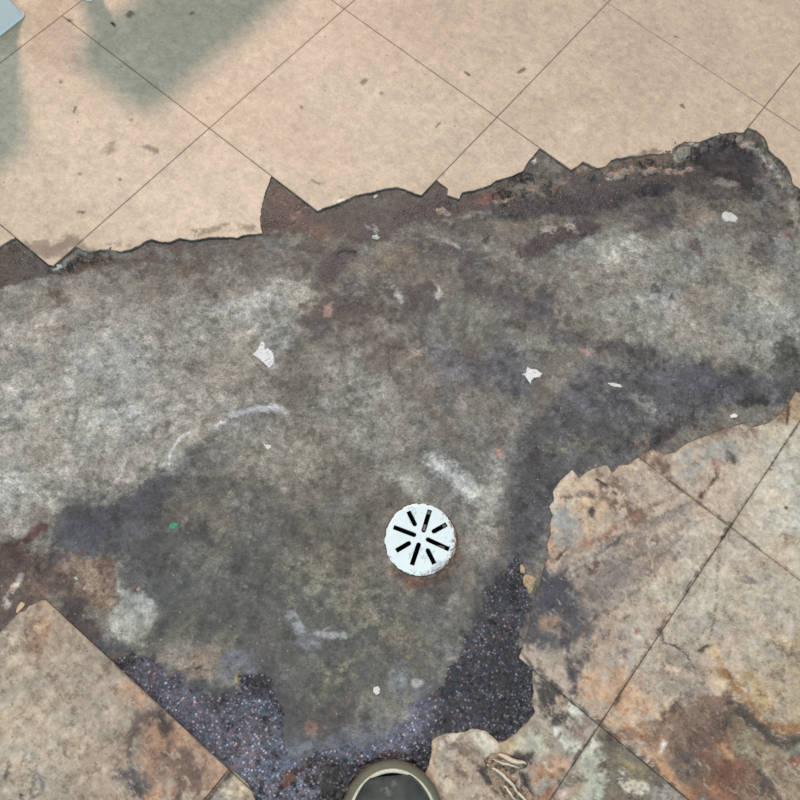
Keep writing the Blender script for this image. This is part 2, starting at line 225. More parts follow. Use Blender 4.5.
# ------------------------------------------------------------------ stains on the vinyl tiles, and light painted into the upper ones
TILE = [
 # wide tone changes: worn vinyl below, painted light on the upper tiles
 P([(590,455),(700,400),(860,380),(1000,1150),(380,1150),(480,640),(540,560)], (186,166,144), 10, w=8),
 P([(-200,540),(60,590),(300,800),(420,1150),(-300,1150)], (166,146,124), 10),
 S([(50,-10),(50,20),(44,50)], (196,170,144), 16, 14), S([(60,40),(66,60)], (190,168,148), 12, 10), S([(20,20),(0,40)], (186,168,140), 18, 10, a=.8),  # warm light between the box and stool shadows, painted in
 S([(300,60),(360,90),(420,130)], (210,192,170), 40, 35, a=.6), S([(100,150),(160,190),(260,190)], (218,198,176), 50, 35, a=.5), S([(640,60),(700,40)], (198,178,156), 50, 35, a=.6), S([(440,20),(520,30)], (196,176,154), 40, 30, a=.6),  # light falloff painted in: paler near the hole, darker towards the top
 # dirty broken rims along the top
 S([(30,246),(48,250),(64,244),(72,240)], (150,132,116), 7, 5, w=5), S([(46,262),(50,264)], (206,190,165), 3, 2), S([(24,240),(44,240)], (160,142,124), 3, 3, m=.3),
 S([(196,233),(215,230),(228,226),(240,226),(252,226)], (152,138,114), 3.5, 3.5, w=4, m=.15), S([(80,247),(95,250)], (150,138,122), 3, 3), S([(105,246),(128,246)], (170,154,134), 2.5, 3, m=.2),
 S([(335,204),(350,196)], (170,160,146), 2, 2, m=.4), S([(340,201),(346,199)], (230,224,210), 1.5, 1), S([(612,162),(632,156),(660,150)], (150,128,112), 2.5, 2.5, w=4, m=.3),
 S([(440,150),(520,150)], (206,188,166), 20, 16, a=.5),
 # top dark marks
 S([(112,25),(114,28)], (40,38,38), 1.3, .8), S([(68,23)], (70,54,44), 1.6, 1), S([(146,148),(155,152)], (150,130,112), 3, 2.5, w=3), S([(110,150),(112,144)], (170,148,126), 3, 3), S([(60,82)], (130,110,92), 1.6, 1),
 S([(363,82),(365,80)], (140,124,108), 2.8, 2, w=2), S([(381,94)], (150,134,116), 1.8, 1.5), S([(466,72),(469,75)], (96,80,70), 1.8, 1), S([(519,71),(522,70)], (130,110,94), 2.6, 1.6), S([(301,106)], (130,108,94), 1.4, 1),
 S([(75,112),(77,108)], (96,78,66), 1, .8), S([(80,172)], (110,94,82), 1.4, 1), S([(121,180)], (140,112,92), 1.4, 1), S([(130,121)], (180,140,112), 1.8, 1.4), S([(80,211),(76,211)], (120,106,92), 1.6, 1),
 S([(190,12),(186,14)], (120,108,96), 2, 2), S([(128,14),(130,12)], (120,112,100), 3, 2), S([(435,127),(440,122)], (120,104,92), .9, .8), S([(674,35),(676,36)], (130,112,98), 1.4, 1), S([(680,106),(682,108)], (120,104,94), 1.4, 1),
 S([(315,180),(322,185)], (140,126,108), 1.2, 1, m=.3), S([(480,46),(502,54)], (186,168,148), 2.5, 4),
 # lower right: tar and mastic dragged over the tiles
 P([(545,545),(566,600),(590,640),(578,668),(573,692),(568,672),(555,650),(528,650),(500,640),(520,560)], (78,78,86), 9, w=9, solid=1),
 P([(540,545),(600,540),(650,560),(640,600),(600,640),(585,665),(540,660)], (134,120,111), 16, w=12, a=.6, solid=1), S([(760,470),(790,520),(770,600)], (203,192,170), 30, 24, a=.7, solid=1), S([(700,500),(730,490)], (196,178,156), 14, 14, a=.7),
 P([(528,562),(560,572),(588,620),(585,652),(560,648),(532,640)], (82,80,85), 9, w=7, solid=1),
 S([(566,668),(610,634),(628,618)], (96,82,74), 1.1, 1.5, w=2), S([(560,650),(600,622),(650,582)], (112,98,90), 1, 1.6, w=2, a=.7), S([(588,600),(640,572),(700,520)], (120,104,94), 1, 1.6, w=2, a=.7), S([(580,590),(640,556),(690,520)], (110,96,88), .8, 1.4, w=2, a=.7),
 S([(570,570),(625,545),(700,500),(720,486)], (206,184,160), 1.3, 1.6, w=2, a=.8), S([(572,576),(630,550),(700,508)], (196,176,154), 1, 1.4, w=2, a=.7), S([(600,530),(650,508),(690,488)], (126,106,94), 1, 1.6, w=2, a=.7), S([(610,540),(650,522),(700,496)], (120,102,92), .9, 1.4, w=2, a=.7),
 S([(661,632),(664,644),(676,646),(688,655),(694,668)], (66,50,44), .8, .7, w=1.5), S([(540,610),(552,625),(560,640)], (150,124,106), 4, 4, w=5, m=.2),
 S([(563,640),(568,668),(573,692)], (74,72,78), 3.5, 3, w=2), S([(528,605),(548,590)], (70,72,84), 14, 9, solid=1), S([(535,590),(525,612),(530,650)], (88,80,78), 6, 5, m=.2), S([(545,625),(555,620)], (150,122,104), 6, 5, m=.25),
 S([(530,660),(550,672),(562,688)], (184,160,142), 6, 4, w=3), S([(548,660),(585,630)], (150,136,122), 6, 6), S([(580,630),(606,612)], (102,86,78), 1.5, 2, w=3), S([(590,600),(620,580),(650,560)], (140,126,116), 10, 8, m=.15),
 P([(552,500),(563,478),(578,470),(600,466),(640,462),(640,500),(610,545),(575,560),(555,555)], (186,160,134), 5, w=5), S([(606,485),(628,505),(640,520)], (122,98,84), 11, 8, w=7, m=.2), S([(568,498),(590,494)], (118,98,84), 5, 4, w=5, m=.2),
 S([(565,482),(590,480)], (206,178,146), 6, 4, w=5), S([(583,500),(600,512)], (206,176,140), 3.5, 3, w=5), S([(596,478),(608,485)], (40,34,32), 1.1, .8, w=3), S([(588,512)], (90,74,66), 3, 2),
 S([(560,515),(570,528),(572,545)], (150,152,150), 9, 7, w=6), S([(548,545),(552,560)], (196,150,120), 5, 4, w=5, m=.15), S([(553,566),(566,552)], (196,170,146), 3, 2, w=3), S([(556,560),(566,550)], (92,72,62), .8, .8),
 S([(575,552),(610,535),(640,515)], (158,112,88), 2.5, 2.5, w=4, m=.1), S([(575,560),(612,544),(660,520)], (188,166,144), 2, 2), S([(600,560),(618,548),(632,542)], (98,92,94), 6, 5, w=5, m=.1), S([(592,570),(604,560)], (110,84,74), 5, 4, w=5, m=.4),
 S([(600,560),(700,500)], (170,150,134), 3, 3, w=3), S([(620,545),(680,510)], (150,134,122), 1.5, 2, w=3), S([(640,530),(700,500)], (152,136,124), 1.5, 2, w=3), S([(640,490),(690,480)], (176,160,146), 9, 9), S([(650,540),(676,545)], (142,126,116), 9, 8, m=.2),
 S([(632,446),(645,455),(658,466),(668,472)], (130,104,86), 8, 6, w=6, m=.05), S([(650,462)], (180,140,112), 5, 4, m=.3), P([(674,455),(690,446),(712,440),(738,442),(742,458),(728,466),(708,464),(700,476),(680,478)], (164,162,154), 5, w=5),
 S([(718,436),(735,430),(752,432)], (146,120,102), 5, 4, w=4, m=.1), S([(728,458),(732,460)], (110,104,98), 4, 2.5, w=3), S([(714,460),(720,466)], (166,134,120), 4, 3), S([(762,424),(782,422)], (190,176,156), 9, 6),
 S([(700,492),(712,484),(718,478),(716,470)], (112,82,66), .9, .9, w=3), S([(698,494)], (110,70,56), 2.2, 1.4), S([(790,398),(786,412),(782,420)], (156,120,86), 6, 4, w=4), S([(789,408),(786,424)], (60,44,34), 1.3, 1, w=3), S([(798,396),(796,420)], (176,150,116), 4, 4),
 S([(780,450),(800,480),(790,520)], (190,184,166), 22, 18), S([(700,540),(740,560)], (188,172,150), 20, 16), S([(786,540),(792,546)], (150,126,100), 6, 6), S([(770,500),(780,520)], (206,196,170), 8, 8, m=.3), S([(782,506)], (50,44,38), 1.6, 1),
 S([(700,600),(760,600),(790,580)], (184,174,152), 26, 22), S([(720,560),(716,610),(712,640)], (130,116,102), .5, .6, w=3), S([(740,580),(752,582)], (130,122,108), 3, 2.5, w=3, m=.2),
 S([(700,650),(714,648)], (90,70,56), 1.6, 1.4, w=4, m=.2), S([(630,640),(640,636)], (206,190,176), 5, 4, w=4, m=.3), S([(640,632)], (170,110,84), 2, 1.5, m=.2), S([(610,640),(600,670)], (176,150,128), 16, 12),
 S([(580,690),(600,672),(625,690)], (204,166,130), 3, 4, w=4), S([(590,700),(640,710),(620,690)], (196,152,116), 12, 10), S([(640,690),(655,675)], (198,166,136), 7, 7),
 P([(655,640),(700,660),(712,690),(690,700),(650,690)], (160,144,126), 6, w=6), S([(668,668),(690,672)], (206,180,152), 2, 2, w=3, m=.3), S([(720,650),(724,680),(716,700)], (206,176,136), 5, 6, m=.15),
 P([(735,650),(770,640),(830,620),(830,740),(790,730),(755,710),(735,680)], (176,160,128), 8, w=6), S([(726,672),(740,700),(765,722),(800,732)], (166,118,72), 6, 6, w=3), S([(745,680),(760,700)], (190,160,112), 6, 6, m=.1),
 P([(640,730),(680,700),(722,692),(745,712),(790,740),(840,745),(840,860),(720,860),(690,800)], (134,108,86), 8, w=8), S([(728,700),(745,716),(762,730),(785,741),(810,740)], (82,70,62), 4.5, 3.5, w=4), S([(660,730),(690,712),(720,694)], (136,104,86), 7, 7, m=.1),
 S([(684,766),(705,740),(725,722)], (88,80,76), 9, 7, w=6), S([(715,740),(735,760),(720,790)], (126,82,62), 14, 12, m=.1), S([(760,765),(765,790)], (92,76,72), 9, 8, m=.2), S([(740,738),(770,752)], (150,138,106), 9, 7, m=.25), S([(780,760),(800,780)], (166,146,116), 14, 10, m=.15),
 S([(722,745),(726,752)], (176,130,90), 4, 3, w=4, m=.2), S([(645,752),(670,778),(700,808)], (198,142,98), 5, 5, w=3), S([(620,728),(645,750)], (196,150,112), 5, 4), S([(640,735),(660,745)], (170,122,88), 7, 6), S([(690,790),(720,800)], (160,104,70), 8, 7, m=.1),
 P([(663,740),(667,742),(664,750),(659,756),(658,751)], (206,204,196), 1, w=1), S([(647,698),(654,710),(660,720)], (200,166,132), 1.4, 1.4), S([(665,706),(668,715)], (196,160,120), 2, 1.5, m=.2), S([(718,692),(722,682)], (214,186,150), 3, 2, w=3), S([(650,720),(690,705)], (110,84,72), 3, 2.5, m=.5),
 S([(790,750),(800,748)], (120,128,110), 4, 3), S([(790,756),(800,756)], (150,90,72), 3, 3),
 # below the cross joint, mottled olive and whitish
 P([(601,726),(700,808),(720,860),(520,860),(552,800)], (118,108,90), 3, w=2), P([(601,726),(640,757),(620,790),(560,860),(540,820)], (96,90,76), 5, w=5, m=.35),
 S([(583,758),(600,775),(580,800)], (168,170,150), 9, 5, w=7), S([(590,745),(585,752)], (204,202,184), 5, 3, w=5), S([(604,770),(612,775),(630,788),(640,790)], (196,192,174), 5, 2, w=5, m=.7), S([(612,742),(618,745)], (86,72,66), 4, 3, m=.2), S([(620,760),(634,768)], (150,132,92), 7, 6, m=.2),
 S([(570,790),(560,800)], (160,136,112), 8, 6), S([(644,788)], (206,204,196), 2, 1), S([(660,795),(680,800)], (164,156,144), 8, 6), S([(634,756),(650,775)], (110,100,84), 5, 5), S([(625,735),(618,740)], (150,110,90), 4, 3),
 # remnant left of the steep joint
 P([(534,664),(601,724),(552,800),(540,860),(470,860),(495,745),(530,710)], (160,146,128), 3, w=2), P([(536,672),(565,692),(594,718),(578,732),(552,728),(540,706)], (70,65,60), 5, w=6, m=.12),
 S([(570,708),(576,715),(580,722)], (206,208,188), 4.5, 2, w=5, m=.1), S([(558,700),(564,706)], (190,160,136), 3, 2, m=.2), S([(560,735),(568,742),(576,748)], (206,208,186), 5, 3, w=5, m=.1), S([(515,746),(530,742),(545,748)], (178,174,150), 7, 4, w=4), S([(500,748),(508,744)], (182,158,114), 5, 3, w=3),
 S([(533,690),(535,700)], (186,172,150), 2, 1.5), S([(570,730),(590,728)], (140,120,108), 6, 5, m=.3), P([(528,762),(545,756),(572,758),(572,775),(552,800),(535,860),(526,790)], (186,134,100), 5, w=5), S([(540,770),(545,790)], (166,112,80), 8, 6), S([(545,762),(552,765)], (212,196,168), 3, 2, w=3, m=.3),
 S([(575,765),(560,790)], (188,160,140), 5, 4), S([(555,762),(566,764)], (206,160,130), 3, 3), S([(512,755),(528,757)], (70,56,48), 3.5, 3, w=4, m=.1), S([(520,775),(524,790)], (70,52,42), 3, 2.5),
 # smooth fragment beside the shoe
 P([(430,742),(437,735),(485,728),(500,745),(490,765),(500,800),(500,860),(380,860),(416,785)], (172,152,130), 4, w=2), S([(455,742),(468,752),(466,768)], (124,104,88), 7, 6, w=5, m=.1), P([(470,730),(486,731),(494,738),(498,746),(486,752),(478,742)], (204,198,178), 2, w=3), S([(432,745),(434,765),(424,780)], (196,168,132), 2.5, 3), S([(450,755),(455,752)], (190,172,150), 5, 4),
 S([(442,775),(451,776)], (90,72,60), .9, .7, m=.1), S([(470,700),(490,770)], (150,130,112), 1, 1, a=.2), S([(484,762),(488,775),(494,790)], (70,54,48), 2.2, 3), S([(518,772),(521,782)], (52,40,34), 2.5, 2),  # dark strokes round the torn strip deepen the gaps at its edges
 S([(731,528),(700,572),(660,631),(625,687),(601,724)], (84,66,56), 0.72, 1.2, w=3, m=.45, a=.75), S([(731,528),(690,590),(650,648)], (96,78,66), 1.08, 1.5, w=5, m=.75, a=.75), S([(800,420),(765,474),(731,528)], (96,78,66), 0.63, 1.2, w=3, m=.5, a=.75),
 S([(640,456),(684,491),(731,528)], (104,80,66), 0.99, 1.4, w=3, m=.25, a=.75), S([(731,528),(800,580)], (120,100,84), 0.54, 1.2, w=2, m=.4, a=.75), S([(521,656),(560,690),(601,724)], (66,54,50), 0.99, 1.8, w=3, m=.2, a=.75), S([(601,724),(650,765),(690,800)], (90,70,58), 0.90, 1.6, w=3, m=.2, a=.75), S([(601,724),(575,762),(552,797)], (70,56,56), 0.90, 1.6, w=3, m=.2, a=.75),
 # lower left tile
 S([(20,690),(40,720),(20,770)], (181,163,138), 22, 20), S([(60,680),(90,690)], (172,152,130), 20, 18), S([(10,640),(16,655)], (198,182,158), 6, 6, m=.2), S([(100,650),(130,690)], (170,150,128), 18, 16),
 S([(40,620),(46,635),(38,640)], (160,124,98), 8, 7, w=5), S([(48,606),(56,620)], (196,166,130), 5, 5), S([(36,628),(48,626)], (206,180,140), 1.2, 1.5, w=4, m=.3), S([(22,606)], (200,180,150), 4, 3),
 P([(140,700),(165,708),(240,778),(215,820),(160,820),(145,780),(140,740)], (176,132,102), 8, w=8), S([(140,715),(130,735),(124,752)], (112,90,78), 5, 5, w=5, m=.1), S([(163,718),(168,730)], (78,58,54), 4.5, 3.5, w=4, m=.1), S([(152,722),(156,712)], (112,84,74), 4, 3, m=.3),
 S([(172,752),(185,765),(190,780)], (122,92,76), 10, 7, w=6, m=.15), S([(128,770),(140,778),(148,788)], (90,84,90), 7, 6, w=5, m=.1), S([(138,788),(148,795)], (70,58,58), 4, 3), S([(160,775),(168,790),(150,790)], (186,140,104), 6, 6), S([(175,795),(195,795)], (96,74,68), 4, 3, m=.3),
 S([(130,690),(145,700)], (186,148,120), 8, 7), S([(30,760),(38,780),(26,790)], (120,118,108), 4, 3.5, w=5, m=.3), S([(40,775)], (120,116,118), 3, 3, m=.2), S([(22,794)], (40,36,34), 1.4, 1), S([(10,764),(8,772)], (104,98,86), 2, 1.6, m=.2),
 S([(95,680),(98,676)], (140,112,92), 1.6, 2), S([(72,772),(84,770)], (140,130,112), 1.4, 1.2, m=.2), S([(235,768),(206,802)], (66,54,46), 1.6, 2, w=2), S([(118,668),(150,697),(200,741),(233,770)], (110,86,68), .8, 1.2, w=2), P([(236,772),(262,800),(280,840),(210,840),(212,800)], (168,158,138), 4, w=2), S([(238,790),(230,796)], (206,190,160), 5, 3, m=.1),
]

# ------------------------------------------------------------------ outline of the hole in the tiling; None-free entries are (x, y) pixels, a third value names the joint it lies on
HOLE = [(0,246.5),(14,238.5,'b0'),(47,264.5,'b0'),(53,266,'a2'),(75,246,'a2'),(82,250),(90,252),(100,249.5),(112,250),(120,251.5),(127,250),(133,248),(140,245),(145,241.5),(151,239),(160,241.5),(168,242),(172,241),(180,238),
 (193,240),(210,237),(228,237),(238,237.5),(243,235),(250,234),(262,233.5),(260,220),(262,205),(266,190),(271,176.5,'b1'),(317,211,'b1'),(326,207),(335,204.5),(341,202),(350,198),(356,195),(362,194),(372,192),(383,189),(397,187),
 (405,189),(415,193.5),(423,196,'a3'),(438,181,'a3'),(443,185),(448,189),(447,195),(453,197),(459,199),(462,192.5),(468,191),(475,190),(490,185),(497,180),(505,178),(512,176),(523,171),(528,162),(538,150,'b2'),(569,172,'b2'),
 (576,167),(583,161.5),(588,163.5),(592,166),(599,168),(606,166),(611,160),(617,158),(622,158),(630,156),(640,156),(650,153.5),(658,154),(672,153),(675,147),(685,141.5),(693,142),(700,142),(712,137),(725,133.5),(735,132),(744,133,'a4'),
 (750,129,'a4'),(757,131),(763,136),(767,142),(769,150),(775,156),(781,160),(787,167),(791,175),(793,184),(800,189),(811,210),(820,260),(824,330),(812,375),(800,393),(796,392),(791,400),(786,408),(776,418),(766,424),(753,427),
 (743,424),(730,427),(718,431),(700,438),(686,444),(676,452),(664,455),(652,449),(640,456),(628,465),(618,466),(612,474),(607,465),(596,468),(588,471),(579,478),(572,470),(565,476),(558,484),(553,492),(554,500),(549,507),(553,515),
 (550,524),(551,535),(547,545),(549,556),(545,565),(541,580),(536,596),(531,612),(529,630),(523,645),(521,656,'b0'),(535,668,'b0'),(532,680),(534,692),(532,703),(535,712),(528,722),(521,728),(515,734),(505,741),(499,743),(494,738),
 (486,731),(478,729),(470,729),(465,732),(455,733),(447,733),(437,737),(432,741),(432,752),(429,765),(424,775),(417,783),(408,795),(398,812),(380,838),(340,850),(290,846),(262,815),(255,799),(248,784),(236,773,'a4'),(233,770,'b-1'),
 (46,600.5,'b-1'),(42,600),(36,603),(29,606),(25,611),(20,614,'a3'),(0,633.5,'a3'),(-30,660,'a3'),(-70,640),(-110,560),(-125,450),(-110,330),(-60,285),(-30,262)]
rng = random.Random(5)
def hole_outline():
    out = []
    pts = []
    for h in HOLE:
        p = at(h[0], h[1])[:2].copy(); tag_ = h[2] if len(h) > 2 else None
        if tag_:
            v = float(tag_[1:])*T
            p[0 if tag_[0] == 'a' else 1] = v
        pts.append((p, tag_))
    n = len(pts)
    for i in range(n):
        (a, ta), (b, tb) = pts[i], pts[(i+1) % n]
        L = np.linalg.norm(b-a); out.append(a)
        if ta and tb and ta == tb: continue
        k = int(L/0.0028)
        nrm = np.array([-(b-a)[1], (b-a)[0]])/(L+1e-9)
        for j in range(1, k):
            t = j/k; out.append(a+(b-a)*t + nrm*rng.uniform(-1, 1)*0.00055)
    return np.array(out)
HOLE_W = hole_outline()

# ------------------------------------------------------------------ object helpers
def tag(o, label=None, cat=None, group=None, kind=None):
    if label: o['label'] = label
    if cat: o['category'] = cat
    if group: o['group'] = group
    if kind: o['kind'] = kind
    return o
def empty(name, loc, **k):
    o = bpy.data.objects.new(name, None); col.objects.link(o); o.location = loc; o.empty_display_size = .02
    return tag(o, **k)
def mesh_obj(name, V, Fc, mat, parent=None, colors=None, extra=None, smooth_=False, mats=None, fmat=None):
    me = bpy.data.meshes.new(name)
    V = np.asarray(V, float); origin = V.mean(0) if parent is None else np.zeros(3)
    if parent is None: origin[2] = V[:, 2].min()
    off = np.array(parent.location) if parent is not None else origin
    me.from_pydata((V-off).tolist(), [], [list(map(int, f)) for f in Fc])
    if mats:
        for m in mats: me.materials.append(m)
        me.polygons.foreach_set('material_index', np.asarray(fmat, dtype=np.int32))
    else: me.materials.append(mat)
    if colors is not None:
        at_ = me.color_attributes.new('tint', 'FLOAT_COLOR', 'POINT')
        at_.data.foreach_set('color', np.c_[colors, np.ones(len(colors))].astype(np.float32).ravel())
    for k, v in (extra or {}).items():
        a_ = me.attributes.new(k, 'FLOAT', 'POINT'); a_.data.foreach_set('value', np.asarray(v, np.float32))
    if smooth_: me.polygons.foreach_set('use_smooth', np.ones(len(me.polygons), bool))
    me.update()
    o = bpy.data.objects.new(name, me); col.objects.link(o)
    if parent is not None: o.parent = parent
    else: o.location = origin
    return o

# ------------------------------------------------------------------ materials
def mat_new(name):
    m = bpy.data.materials.new(name); m.use_nodes = True
    nt = m.node_tree; return m, nt, nt.nodes['Principled BSDF']
def mix(nt, mode, fac, a, b):
    n = nt.nodes.new('ShaderNodeMix'); n.data_type = 'RGBA'; n.blend_type = mode
    for s, v in ((n.inputs[0], fac), (n.inputs[6], a), (n.inputs[7], b)):
        if isinstance(v, bpy.types.NodeSocket): nt.links.new(v, s)
        else: s.default_value = v
    return n.outputs[2]
def ramp(nt, src, p0, v0, p1, v1):
    n = nt.nodes.new('ShaderNodeMapRange'); n.clamp = True
    nt.links.new(src, n.inputs[0])
    for i, v in zip((1, 2, 3, 4), (p0, p1, v0, v1)): n.inputs[i].default_value = v
    return n.outputs[0]
def noise(nt, scale, detail=3, rough=.6, vec=None, w=None):
    n = nt.nodes.new('ShaderNodeTexNoise'); n.inputs['Scale'].default_value = scale
    n.inputs['Detail'].default_value = detail; n.inputs['Roughness'].default_value = rough
    nt.links.new(vec, n.inputs['Vector']); return n.outputs[0]
def voro(nt, scale, vec, feature='F1'):
    n = nt.nodes.new('ShaderNodeTexVoronoi'); n.inputs['Scale'].default_value = scale; n.feature = feature
    nt.links.new(vec, n.inputs['Vector']); return n
def objco(nt): return nt.nodes.new('ShaderNodeTexCoord').outputs['Object']
def gray(nt, v):
    n = nt.nodes.new('ShaderNodeCombineColor')
    for i in range(3): nt.links.new(v, n.inputs[i])
    return n.outputs[0]
def math_(nt, op, a, b):
    n = nt.nodes.new('ShaderNodeMath'); n.operation = op
    for s, v in ((n.inputs[0], a), (n.inputs[1], b)):
        if isinstance(v, bpy.types.NodeSocket): nt.links.new(v, s)
        else: s.default_value = v
    return n.outputs[0]
def attr(nt, name):
    n = nt.nodes.new('ShaderNodeAttribute'); n.attribute_name = name; return n
def bump(nt, h, strength, dist, normal=None):
    n = nt.nodes.new('ShaderNodeBump'); n.inputs['Distance'].default_value = dist
    if isinstance(strength, bpy.types.NodeSocket): nt.links.new(strength, n.inputs['Strength'])
    else: n.inputs['Strength'].default_value = strength
    nt.links.new(h, n.inputs['Height'])
    if normal is not None: nt.links.new(normal, n.inputs['Normal'])
    return n.outputs[0]

def make_concrete():
    m, nt, b = mat_new('bare_concrete'); v = objco(nt)
    c = attr(nt, 'tint').outputs['Color']
    f1 = ramp(nt, noise(nt, 420, 4, .7, v), .3, .60, .7, 1.38)
    f2 = ramp(nt, noise(nt, 110, 4, .65, v), .3, .72, .7, 1.28)
    c = mix(nt, 'MULTIPLY', 1.0, c, gray(nt, math_(nt, 'MULTIPLY', f1, f2)))
    vo = voro(nt, 190, v)
    sp = ramp(nt, vo.outputs['Distance'], .10, 1, .22, 0)                       # grit, one speck in a cell
    sel = ramp(nt, nt.nodes.new('ShaderNodeSeparateColor').outputs[0], 0, 0, 1, 1)
    sepn = [n for n in nt.nodes if n.bl_idname == 'ShaderNodeSeparateColor'][0]
    nt.links.new(vo.outputs['Color'], sepn.inputs[0])
    dark = math_(nt, 'MULTIPLY', sp, ramp(nt, sepn.outputs[0], .80, 0, .86, .75))
    lite = math_(nt, 'MULTIPLY', sp, ramp(nt, sepn.outputs[1], .90, 0, .94, .7))
    c = mix(nt, 'MIX', dark, c, (.035, .03, .028, 1)); c = mix(nt, 'MIX', lite, c, (.42, .41, .38, 1))
    nt.links.new(c, b.inputs['Base Color'])
    nt.links.new(attr(nt, 'gloss').outputs['Fac'], b.inputs['Roughness'])
    b.inputs['Specular IOR Level'].default_value = .4
    n1 = bump(nt, noise(nt, 260, 5, .7, v), .7, .0012)
    nt.links.new(n1, b.inputs['Normal'])
    return m
def make_tar():
    m, nt, b = mat_new('black_mastic'); v = objco(nt)
    c = attr(nt, 'tint').outputs['Color']
    c = mix(nt, 'MULTIPLY', 1.0, c, gray(nt, ramp(nt, noise(nt, 300, 4, .7, v), .3, .45, .7, 1.5)))
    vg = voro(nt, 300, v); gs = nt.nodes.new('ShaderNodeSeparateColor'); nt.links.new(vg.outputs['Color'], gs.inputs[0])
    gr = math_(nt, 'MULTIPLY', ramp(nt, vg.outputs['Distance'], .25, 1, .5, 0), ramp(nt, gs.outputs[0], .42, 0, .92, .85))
    c = mix(nt, 'MIX', gr, c, mix(nt, 'MIX', .45, mix(nt, 'MULTIPLY', 1.0, c, (6, 6, 6, 1)), (.42, .42, .48, 1)))                       # glints of the mastic painted into its colour as light grains
    dk = math_(nt, 'MULTIPLY', ramp(nt, vg.outputs['Distance'], .3, 1, .55, 0), ramp(nt, gs.outputs[1], .6, 0, .9, .8))
    c = mix(nt, 'MIX', dk, c, (.012, .011, .016, 1))
    hue = mix(nt, 'MIX', ramp(nt, noise(nt, 140, 2, .5, v), .4, 0, .6, 1), (1.12, .95, 1.0, 1), (.9, 1.0, 1.15, 1))
    c = mix(nt, 'MULTIPLY', 1.0, c, hue)
    nt.links.new(c, b.inputs['Base Color'])
    b.inputs['Roughness'].default_value = .13; b.inputs['Specular IOR Level'].default_value = .6
    h = math_(nt, 'ADD', noise(nt, 210, 3, .6, v), math_(nt, 'MULTIPLY', voro(nt, 260, v, 'SMOOTH_F1').outputs['Distance'], .6))
    nt.links.new(bump(nt, h, 1.0, .0042), b.inputs['Normal'])
    return m
def make_tile():
    m, nt, b = mat_new('worn_vinyl_tile'); v = objco(nt)
    c = attr(nt, 'tint').outputs['Color']
    f = math_(nt, 'MULTIPLY', ramp(nt, noise(nt, 90, 5, .7, v), .3, .82, .7, 1.16), ramp(nt, noise(nt, 420, 3, .7, v), .3, .88, .7, 1.10))
    c = mix(nt, 'MULTIPLY', 1.0, c, gray(nt, f))
    mp = nt.nodes.new('ShaderNodeMapping'); nt.links.new(v, mp.inputs[0]); mp.inputs['Rotation'].default_value = (0, 0, .55); mp.inputs['Scale'].default_value = (1, 2.6, 1)
    st = ramp(nt, noise(nt, 60, 5, .7, mp.outputs[0]), .56, 0, .70, .5)
    c = mix(nt, 'MULTIPLY', st, c, (.72, .66, .58, 1))
    vo = voro(nt, 75, v); sp = nt.nodes.new('ShaderNodeSeparateColor'); nt.links.new(vo.outputs['Color'], sp.inputs[0])
    dot = math_(nt, 'MULTIPLY', ramp(nt, math_(nt, 'ADD', vo.outputs['Distance'], math_(nt, 'MULTIPLY', noise(nt, 500, 2, .5, v), .14)), .13, 1, .20, 0), ramp(nt, sp.outputs[0], .62, 0, .95, .65))
    c = mix(nt, 'MIX', dot, c, (.12, .09, .065, 1))
    rgh = attr(nt, 'rough').outputs['Fac']; rm = ramp(nt, rgh, .15, 0, .42, 1)
    g1 = math_(nt, 'MULTIPLY', ramp(nt, noise(nt, 85, 7, .78, v), .53, 0, .59, .7), rm)
    c = mix(nt, 'MULTIPLY', g1, c, (.50, .44, .40, 1))
    g2 = math_(nt, 'MULTIPLY', ramp(nt, noise(nt, 62, 7, .78, mp.outputs[0]), .56, 0, .63, .42), rm)
    c = mix(nt, 'MIX', g2, c, (.56, .50, .40, 1))
    g3 = math_(nt, 'MULTIPLY', ramp(nt, noise(nt, 190, 4, .7, v), .62, 0, .68, .6), rm)
    c = mix(nt, 'MULTIPLY', g3, c, (.34, .28, .26, 1))
    c = mix(nt, 'MULTIPLY', 1.0, c, attr(nt, 'rim').outputs['Color'])
    nt.links.new(c, b.inputs['Base Color'])
    nt.links.new(attr(nt, 'gloss').outputs['Fac'], b.inputs['Roughness'])
    b.inputs['Specular IOR Level'].default_value = .35
    n1 = bump(nt, noise(nt, 230, 4, .65, v), attr(nt, 'rough').outputs['Fac'], .0015)
    nt.links.new(n1, b.inputs['Normal'])
    return m
def simple(name, rgb, rough=.6, scale=150, var=.15, bmp=.3, dist=.001, spec=.4, metal=0, second=None, thr=.55):
    m, nt, b = mat_new(name); v = objco(nt)
    base = tuple(to_lin(np.array(rgb, float))) + (1,)
    c = mix(nt, 'MULTIPLY', 1.0, base, gray(nt, ramp(nt, noise(nt, scale, 4, .65, v), .3, 1-var, .7, 1+var)))
    if second is not None:
        c = mix(nt, 'MIX', ramp(nt, noise(nt, scale*.6, 4, .7, v), thr, 0, thr+.07, 1), c, tuple(to_lin(np.array(second, float))) + (1,))
    nt.links.new(c, b.inputs['Base Color']); b.inputs['Roughness'].default_value = rough
    b.inputs['Specular IOR Level'].default_value = spec; b.inputs['Metallic'].default_value = metal
    if bmp: nt.links.new(bump(nt, noise(nt, scale*1.5, 4, .6, v), bmp, dist), b.inputs['Normal'])
    return m
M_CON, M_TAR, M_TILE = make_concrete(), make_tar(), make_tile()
M_CORE = simple('broken_tile_core', (150,136,120), .9, 300, .3)
M_SUB = simple('grimy_subfloor', (46,36,30), .95, 120, .3)

# ------------------------------------------------------------------ the drain position
DC = at(420.6, 539.3)[:2]; DR = 0.525*np.linalg.norm(at(386.5, 538)-at(455, 538))

